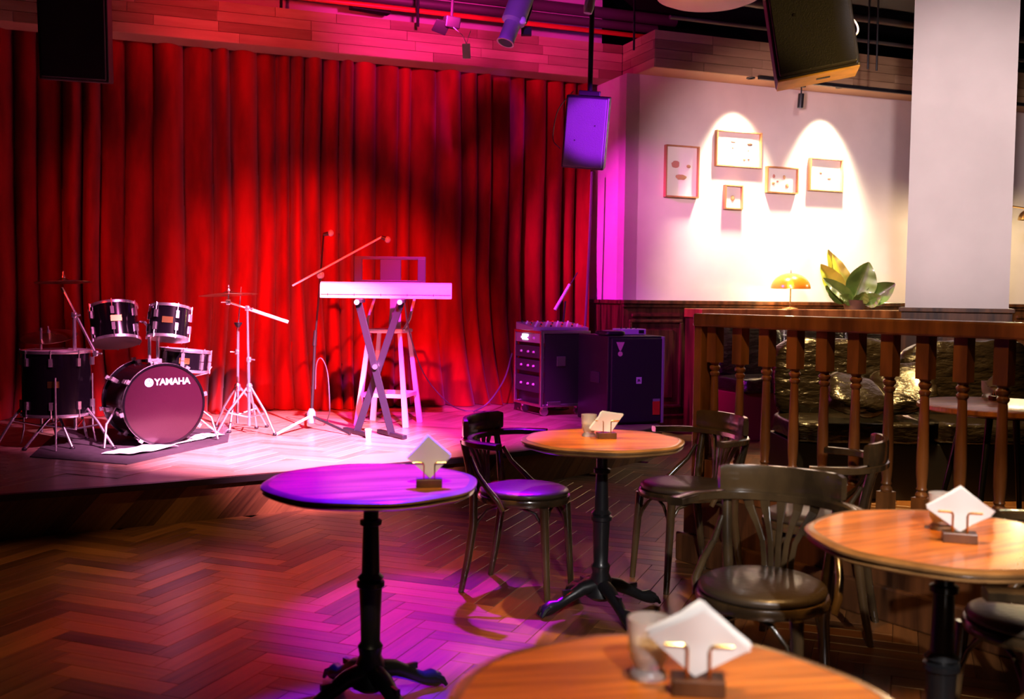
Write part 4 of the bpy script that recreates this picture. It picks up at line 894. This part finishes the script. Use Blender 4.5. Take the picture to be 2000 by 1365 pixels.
# ================================================================== RACK CASE, SUBWOOFER, MIXER
rc0, rc1 = V((.02, 9.72, 0)), V((.265, 9.228, 0)); rx = (rc1 - rc0).normalized(); ry = V((-rx.y, rx.x, 0)); rwid = (rc1 - rc0).length; rdep = .52
rk = thing('rack_case', 'black flight case rack with pink-lit metal edges on castors', 'rack case', V((*((rc0 + rc1) / 2 + ry * rdep / 2).to_2d(), STG)), atan2(rx.y, rx.x))
zb_, zh = .09, .70
obj('body', MB().box((0, .02, zb_ + zh / 2), (rwid - .02, rdep - .06, zh - .02)), M['black'], rk)
for sx in (-1, 1):
    for sy in (-1, 1): obj('edge_strip', MB().box((sx * (rwid / 2 - .012), sy * (rdep / 2 - .012), zb_ + zh / 2), (.028, .028, zh)), M['alu'], rk, bevel=.004)
    for z in (zb_ + .012, zb_ + zh - .012): obj('edge_strip', MB().box((0, sx * (rdep / 2 - .012), z), (rwid - .05, .026, .026)), M['alu'], rk, bevel=.004); obj('edge_strip', MB().box((sx * (rwid / 2 - .012), 0, z), (.026, rdep - .05, .026)), M['alu'], rk, bevel=.004)
    for sy in (-1, 1):
        cs_ = obj('castor', MB().lathe([(0, -.015), (.038, -.015), (.04, 0), (.038, .015), (0, .015)], 16, axis_matrix((sx * (rwid / 2 - .08), sy * (rdep / 2 - .08), .04), V((1, 0, 0)))), M['alu'], rk, smooth=40); obj('castor_fork', MB().box((sx * (rwid / 2 - .08), sy * (rdep / 2 - .08), .075), (.05, .05, .03)), M['alu'], rk)
for i, (z, h) in enumerate(((.60, .10), (.46, .12), (.33, .12), (.14, .16))):
    rkf = obj('rack_unit', MB().box((0, -rdep / 2 + .03, zb_ + z + h / 2 - .02), (rwid - .06, .05, h - .012)), M['grille'] if i else M['fixture'], rk, bevel=.003)
    for x in (-.12, .02, .13): obj('knob', MB().lathe([(0, 0), (.012, 0), (.010, .014), (0, .014)], 10, axis_matrix((x, -rdep / 2 + .004, zb_ + z + h / 2 - .02), V((0, -1, 0)))), M['silver'], rkf)
obj('lit_display', MB().box((-.05, -rdep / 2 + .002, zb_ + .635), (.11, .006, .05)), M['led'], rk)
obj('side_latch', MB().box((rwid / 2 + .002, -.05, zb_ + .42), (.012, .09, .09)), M['alu'], rk, bevel=.003); obj('bottom_latch', MB().box((rwid / 2 + .002, -.12, zb_ + .03), (.012, .14, .04)), M['alu'], rk, bevel=.003)
# subwoofer
sw0 = V((.835, 8.70, 0)); sww, swd, swh = .54, .64, .77
sw = thing('subwoofer', 'large black loudspeaker cabinet with pink triangle sticker and badge', 'loudspeaker', sw0 + EU * sww / 2 + EV * swd / 2 + UZ * STG, TH)
obj('cabinet', MB().box((0, 0.01, swh / 2), (sww, swd - .02, swh)), M['black'], sw, bevel=.012)
obj('grille', MB().box((0, -swd / 2 + .012, swh / 2), (sww - .05, .03, swh - .04)), M['subgrille'], sw, bevel=.008)
obj('corner_strip', MB().box((sww / 2 - .012, -swd / 2 + .01, swh / 2), (.024, .034, swh - .01)), M['fixture'], sw, bevel=.005)
obj('side_handle', MB().box((-sww / 2 - .002, -.05, swh * .52), (.012, .18, .10)), M['grille'], sw, bevel=.01)
yf = -swd / 2 - .006
STICK = mat('pink_sticker', (.85, .45, .55), .5)
q = MB(); q.prism([(-.205, .72), (-.125, .72), (-.158, .645), (-.172, .645)], 0, .002, Matrix(((1, 0, 0, 0), (0, 0, -1, yf + .002), (0, 1, 0, 0), (0, 0, 0, 1)))); q.lathe([(0, 0), (.022, 0), (.022, .002), (0, .002)], 20, axis_matrix((-.165, yf + .002, .618), V((0, -1, 0)))); obj('sticker', q, STICK, sw)
bdg = obj('badge', MB().box((.02, yf, .385), (.052, .004, .058)), M['silver'], sw, bevel=.002)
text_on('JBL', sw0 + EU * (sww / 2 + .02) + EV * (swd / 2 + yf - .003) + UZ * (STG + .385), EU, UZ, .026, M['black'], bdg, .0006, 'CENTER')
obj('warning_label', MB().box((.195, yf, .14), (.07, .004, .12)), M['redlabel'], sw); obj('label_header', MB().box((.195, yf - .001, .21), (.07, .004, .022)), M['fixture'], sw)
# mixer on the rack
mxz = STG + zb_ + zh
rkc = V((*((rc0 + rc1) / 2 + ry * rdep / 2).to_2d(), mxz + .001))
mxr = thing('mixing_desk', 'small mixing desk with rows of faders on top of the rack case', 'mixer', rkc, TH)
obj('body', MB().add([V((x, y, z)) for x in (-.28, .28) for y, z in ((-.22, 0), (.22, 0), (.22, .07), (-.22, .03))], [(0, 1, 2, 3), (7, 6, 5, 4), (0, 4, 5, 1), (1, 5, 6, 2), (2, 6, 7, 3), (3, 7, 4, 0)]), M['fixture'], mxr, bevel=.005)
for r in range(4):
    for k in range(10):
        x = -.24 + k * .053; y = -.17 + r * .11; z = .03 + (y + .22) / .44 * .04
        obj('knob', MB().lathe([(0, -.004), (.010, -.004), (.008, .016), (0, .016)], 8, c=(x, y, z)), (M['white'], M['redlabel'], M['silver'], M['black'])[(r + k) % 4], mxr)
# gear on the subwoofer
p = sw0 + EU * .20 + EV * .30 + UZ * (STG + swh + .001)
gx = thing('audio_interface', 'pale sound module lying on the black loudspeaker cabinet', 'sound module', p + EU * .17, TH)
obj('body', MB().box((0, .05, .028), (.24, .20, .05)), M['silver'], gx, bevel=.005); obj('port_panel', MB().box((.07, -.051, .028), (.05, .004, .03)), M['black'], gx)
for k in range(4): obj('knob', MB().lathe([(0, 0), (.010, 0), (.008, .012), (0, .012)], 8, c=(-.09 + .05 * k, .03, .053)), M['black'], gx)
pb = p - EU * .10 - EV * .10
tag(obj('folded_bag', MB().puffy(pb + UZ * .022, (.20, .26, .045), MB_ROT, e=.5, n=24, wr=.2, seed=3, fr=12), M['black'], smooth=70, loc=pb), 'limp black cloth bag lying on the loudspeaker cabinet', 'bag')
# mic stand behind
bm = V((.44, 9.95, STG)); m3 = thing('microphone_stand', 'thin microphone stand with angled boom behind the rack case', 'microphone stand', bm)
obj('pole', MB().tube(bm + UZ * .02, D(1104, 588, bm.y), .010), M['black'], m3, True, smooth=50); obj('boom_arm', MB().tube(D(1083, 607, bm.y), D(1128, 532, bm.y), .006), M['black'], m3, True)
obj('boom_grip', MB().tube(D(1084, 605, bm.y), D(1113, 555, bm.y), .017, .015), M['silver'], m3, True, smooth=50); obj('base', MB().lathe([(0, 0), (.13, 0), (.13, .012), (.02, .022), (0, .022)], 24, c=bm), M['black'], m3, True, smooth=40)
cable([D(1000, 690, 9.9), D(985, 740, 9.75), D(955, 785, 9.5), Z(925, 806, STG) + UZ * .01], .008, 'dark cable hanging between the curtain and the rack case')
cable([D(1156, 335, 10.55), D(1152, 450, 10.55), D(1147, 560, 10.55), D(1142, 650, 10.5)], .014, 'pale cable running down the edge of the curtain')
# ================================================================== HUNG LOUDSPEAKERS
def hung(label, c, size, R, front=M['grille'], bottom=None, pole_to=None, cap=None):
    t = thing('hanging_loudspeaker', label, 'loudspeaker', c, 0, 'loudspeakers hung from the ceiling')
    w_, d_, h_ = size
    def bx(nm, cc, ss, m, bv=.004): obj(nm, MB().box(R @ V(cc), ss, R), m, t, bevel=bv)
    bx('cabinet', (0, d_ * .06, 0), (w_, d_ * .88, h_), M['black'], .010)
    bx('grille', (0, -d_ / 2 + .02, 0), (w_ - .03, .04, h_ - .03), front, .008)
    for x in (-.08, .08): bx('grille_screw', (x, -d_ / 2 - .001, x * .8), (.012, .004, .012), M['black'], 0)
    if bottom: bx('bottom_panel', (0, d_ * .04, -h_ / 2 - .004), (w_ * .98, d_ * .82, .010), bottom, .002); bx('bottom_handle', (.03, 0, -h_ / 2 - .010), (.07, .03, .004), M['black'], 0)
    bx('bracket', (0, d_ * .1, h_ / 2 + .02), (w_ * .5, .08, .04), M['black'])
    if pole_to is not None:
        p0 = R @ V((0, d_ * .1, h_ / 2 + .03)); obj('pole', MB().tube(p0, V(pole_to) - V(c), .022), M['black'], t, smooth=50)
    return t
def eul(yaw, pitch, roll): return (rotz(yaw) @ Matrix.Rotation(pitch, 4, 'X') @ Matrix.Rotation(roll, 4, 'Y')).to_3x3()
PURG = M['fixture']
c = D(1145, 258, 8.7); tp = V((c.x + .05, c.y + .1, CEIL))
hung('purple-lit loudspeaker hung on a pole at the right end of the curtain', c, (.36, .30, .60), eul(radians(-9), radians(12), radians(5)), mat('grey_grille', (.10, .10, .13), .5, bump=.3, noise_scale=140), None, tp)
c = D(148, 62, 6.6); hung('black loudspeaker hung before the left part of the curtain', c, (.41, .34, .62), eul(radians(16), radians(10), 0), M['black'], None, V((c.x, c.y + .05, CEIL)))
c = D(1576, 15, 5.45); hung('black loudspeaker with pale plywood underside hung over the tables', c, (.42, .30, .74), eul(radians(-13), radians(0), radians(-9.5)), mat('blue_grey_grille', (.022, .024, .032), .5, bump=.3, noise_scale=140), M['ply'], V((c.x, c.y + .1, CEIL)))
cable([D(1636, 25, 5.55), D(1668, 40, 5.6), D(1674, 65, 5.6), D(1640, 82, 5.5)], .006, 'short grey cable at the side of the plywood loudspeaker', M['silver'])
cable([D(1094, 290, 8.75), D(1080, 270, 8.8), D(1090, 215, 8.85), D(1120, 178, 8.85)], .004, 'thin cable looping beside the purple-lit loudspeaker')
# ================================================================== CEILING FITTINGS
def pipe(a, b, r, label, m=M['pipe']): tag(obj('ceiling_pipe', MB().tube(a, b, r, n=12), m, smooth=50, loc=(a + b) / 2), label, 'pipe', 'pipes under the ceiling')
def zline(x0, y0, x1, y1, z, ext=.6):
    a, b = Z(x0, y0, z), Z(x1, y1, z); d_ = (b - a).normalized(); return a - d_ * ext, b + d_ * ext * .2
pipe(*zline(560, -8, 1262, 72, 4.05), .024, 'lowest long thin red pipe running above the curtain beam', mat('red_pipe_paint', (.65, .035, .02), .4))
pipe(*zline(700, -8, 1262, 56, 4.22), .045, 'thicker pipe just above the lowest thin pipe')
pipe(*zline(900, -8, 1300, 40, 4.40), .06, 'highest thick pipe nearest to the viewer')
pipe(BL(.1, -.80, 4.06), BL(5.5, -.80, 4.06), .020, 'thin conduit along the top of the right beam')
pipe(BL(.1, -1.0, 4.22), BL(5.5, -1.0, 4.22), .035, 'pipe running above the right beam conduit')
for i, (x, y0, y1) in enumerate(((1238, 62, 98), (1695, 95, 135), (1712, 98, 138))):
    a, b = D(x, y0, 9.6), D(x, y1, 9.6); a.z = CEIL; tag(obj('hanger_rod', MB().tube(a, b, .010, n=8), M['black'], loc=b), ('dark rod hanging above the corner of the beams', 'left dark rod of the pair hanging beside the column', 'right dark rod of the pair hanging beside the column')[i], 'rod', 'ceiling hanger rods')
for i, (x, y0, y1) in enumerate(((549, -10, 22), (816, 8, 52))):
    a, b = D(x, y0, 9.6), D(x, y1, 9.6); a.z = CEIL; tag(obj('hanger_rod', MB().tube(a, b, .014, n=8), M['black'], loc=b), ('thin dark rod above the red-lit left part of the beam', 'short dark rod hanging over the middle of the curtain beam')[i], 'rod', 'ceiling hanger rods')
mb = MB().box(BL(1.4, -1.6, 4.42), (2.4, .6, .36), MB_ROT); tag(obj('air_duct', mb, M['ceiling'], bevel=.02, loc=BL(1.4, -1.6, 4.42)), 'dark rectangular air duct under the ceiling', 'duct')
# air slot fitting in the magenta area
a, b = D(685, 12, 9.7), D(760, 24, 9.9); q = MB().rail([a, b], .10, .05); tag(obj('linear_vent', q, M['black'], bevel=.004, loc=(a + b) / 2), 'slim dark box fitting above the curtain beam', 'vent')
# projector clamp with tag
c = D(882, 44, 8.2); t = thing('light_clamp', 'small dark clamp lamp above the middle of the curtain beam', 'stage light', c)
obj('housing', MB().box((0, 0, 0), (.12, .12, .09), eul(.3, .2, .1)), M['black'], t, bevel=.01); obj('barn_door', MB().box((-.08, -.05, -.05), (.12, .02, .10), eul(.5, .7, .2)), M['black'], t); obj('yoke', MB().tube((0, 0, .04), (.05, .1, CEIL - c.z), .012), M['black'], t)
c = D(911, 100, 8.0); t = thing('paper_tag', 'white paper tag dangling on a string under the clamp lamp', 'tag', c)
obj('card', MB().box((0, 0, 0), (.062, .004, .115), eul(.1, 0, -.06)), M['napkin'], t)
obj('string', MB().path([V((0, 0, .055)), V((-.03, .0, .12)), D(884, 52, 8.17) - c], .003, 6), M['napkin'], t); obj('string', MB().path([V((0, 0, .055)), V((.015, .0, .11)), V((.03, .05, .17))], .003, 6), M['napkin'], t)
# stage spotlight can
a, b = D(1027, -25, 7.0), D(987, 84, 6.9); ax = (b - a).normalized(); t = thing('stage_spotlight', 'purple-lit stage spotlight can hanging from the ceiling pipes', 'stage light', a)
Ms_ = axis_matrix(a, ax); Ln = (b - a).length
obj('can', MB().lathe([(0, 0), (.075, .0), (.08, .02), (.08, Ln * .62), (.055, Ln * .66), (.055, Ln * .94), (.062, Ln), (.050, Ln), (.046, Ln * .9), (0, Ln * .9)], 24, Ms_), M['fixture'], t, True, smooth=35)
obj('knob', MB().puffy(D(1021, 40, 6.9), (.05, .05, .05), e=.8, n=12), M['silver'], t, True, smooth=60)
obj('clamp_arm', MB().path([D(1025, 45, 7.0), D(1035, 20, 7.1), D(1042, -40, 7.2)], .015), M['black'], t, True)
obj('bracket', MB().box(D(1028, 62, 7.05), (.07, .05, .05)), M['black'], t, True)
# second small can
a, b = D(1158, -30, 6.9), D(1148, 26, 6.9); t = thing('stage_spotlight', 'small dark stage spotlight cut off by the top edge', 'stage light', a); Ms_ = axis_matrix(a, (b - a).normalized()); Ln = (b - a).length
obj('can', MB().lathe([(0, 0), (.035, 0), (.035, Ln * .8), (.028, Ln), (0, Ln)], 18, Ms_), M['fixture'], t, True, smooth=40); obj('stem', MB().tube(a, V((a.x, a.y, CEIL)), .010), M['black'], t, True)
# cream canopy
c = D(1370, -70, 6.0); c.z = Z(1370, 6, 3.9).z
cc = D(1385, -30, 6.6); t = thing('ceiling_canopy', 'cream rounded ceiling lampshade cut off by the top edge', 'lampshade', cc)
obj('shade', MB().lathe([(.0, -.09), (.27, -.10), (.33, -.075), (.345, 0), (.30, .10), (0, .12)], 40), M['cream'], t, smooth=50); obj('rod', MB().tube((0, 0, .1), (0, 0, CEIL - cc.z), .012), M['black'], t)
# track and spot heads over the picture wall
trk = thing('light_track', 'black light track under the right beam', 'light track', BL(2.9, -.76, ZB - .02))
obj('rail_bar', MB().rail([BL(1.15, -.76, ZB - .018), BL(5.0, -.76, ZB - .018)], .035, .034), M['black'], trk, True, bevel=.002)
obj('end_clip', MB().box(BL(3.3, -.76, ZB - .045), (.05, .03, .03), MB_ROT), M['black'], trk, True)
def track_head(u, label, tgt, e, ang, drop=.05, vis=True):
    p = BL(u, -.76, ZB - .036); t = thing('track_spot', label, 'spotlight', p, TH, 'track spots over the pictures')
    obj('adapter', MB().box((0, 0, -.018), (.09, .03, .034)), M['black'], t, bevel=.003); obj('stem', MB().tube((0, 0, -.03), (0, 0, -.11), .008), M['black'], t)
    ax_ = V((0, .10, -1)).normalized(); Mh = axis_matrix((0, 0, -.10), ax_)
    obj('head', MB().lathe([(0, 0), (.028, 0), (.030, .01), (.030, .145), (.025, .145), (.022, .12), (0, .12)], 20, Mh), M['black'], t, smooth=40)
    obj('lens', MB().lathe([(0, .121), (.024, .121), (.024, .140), (0, .142)], 16, Mh), M['spotglass'], t, smooth=60)
    spot('track_light', p - UZ * .27 + EV * .02, tgt, e, (1, .86, .60), ang, .9, .03)
def wu(x): return (wall_pt(x, 400) - P1).dot(EU)
def recessed(u, label, tgt, e, ang):
    p = BL(u, -.645, ZB - .010); t = thing('recessed_spot', label, 'spotlight', p, TH, 'recessed spots in the beam over the pictures')
    obj('trim_ring', MB().lathe([(.030, 0), (.042, 0), (.045, .004), (.045, .0095), (.030, .0095), (.030, 0)], 24), M['black'], t, smooth=40)
    obj('lens', MB().lathe([(0, .004), (.029, .004), (.029, .0095), (0, .0095)], 20), M['spotglass'], t)
    spot('recessed_light', p - UZ * .02, tgt, e, (1, .86, .60), ang, 1.0, .09)
recessed(wu(1428), 'recessed beam spot lighting the left picture group', BL(wu(1432), VW, 2.45), 900, 66)
recessed(wu(1598), 'recessed beam spot lighting the wall above the plant', BL(wu(1602), VW, 2.45), 1100, 66)
track_head(wu(1512), 'thin black track spot hanging lit between the picture frames', BL(wu(1512), VW - .25, .8), 14, 50)
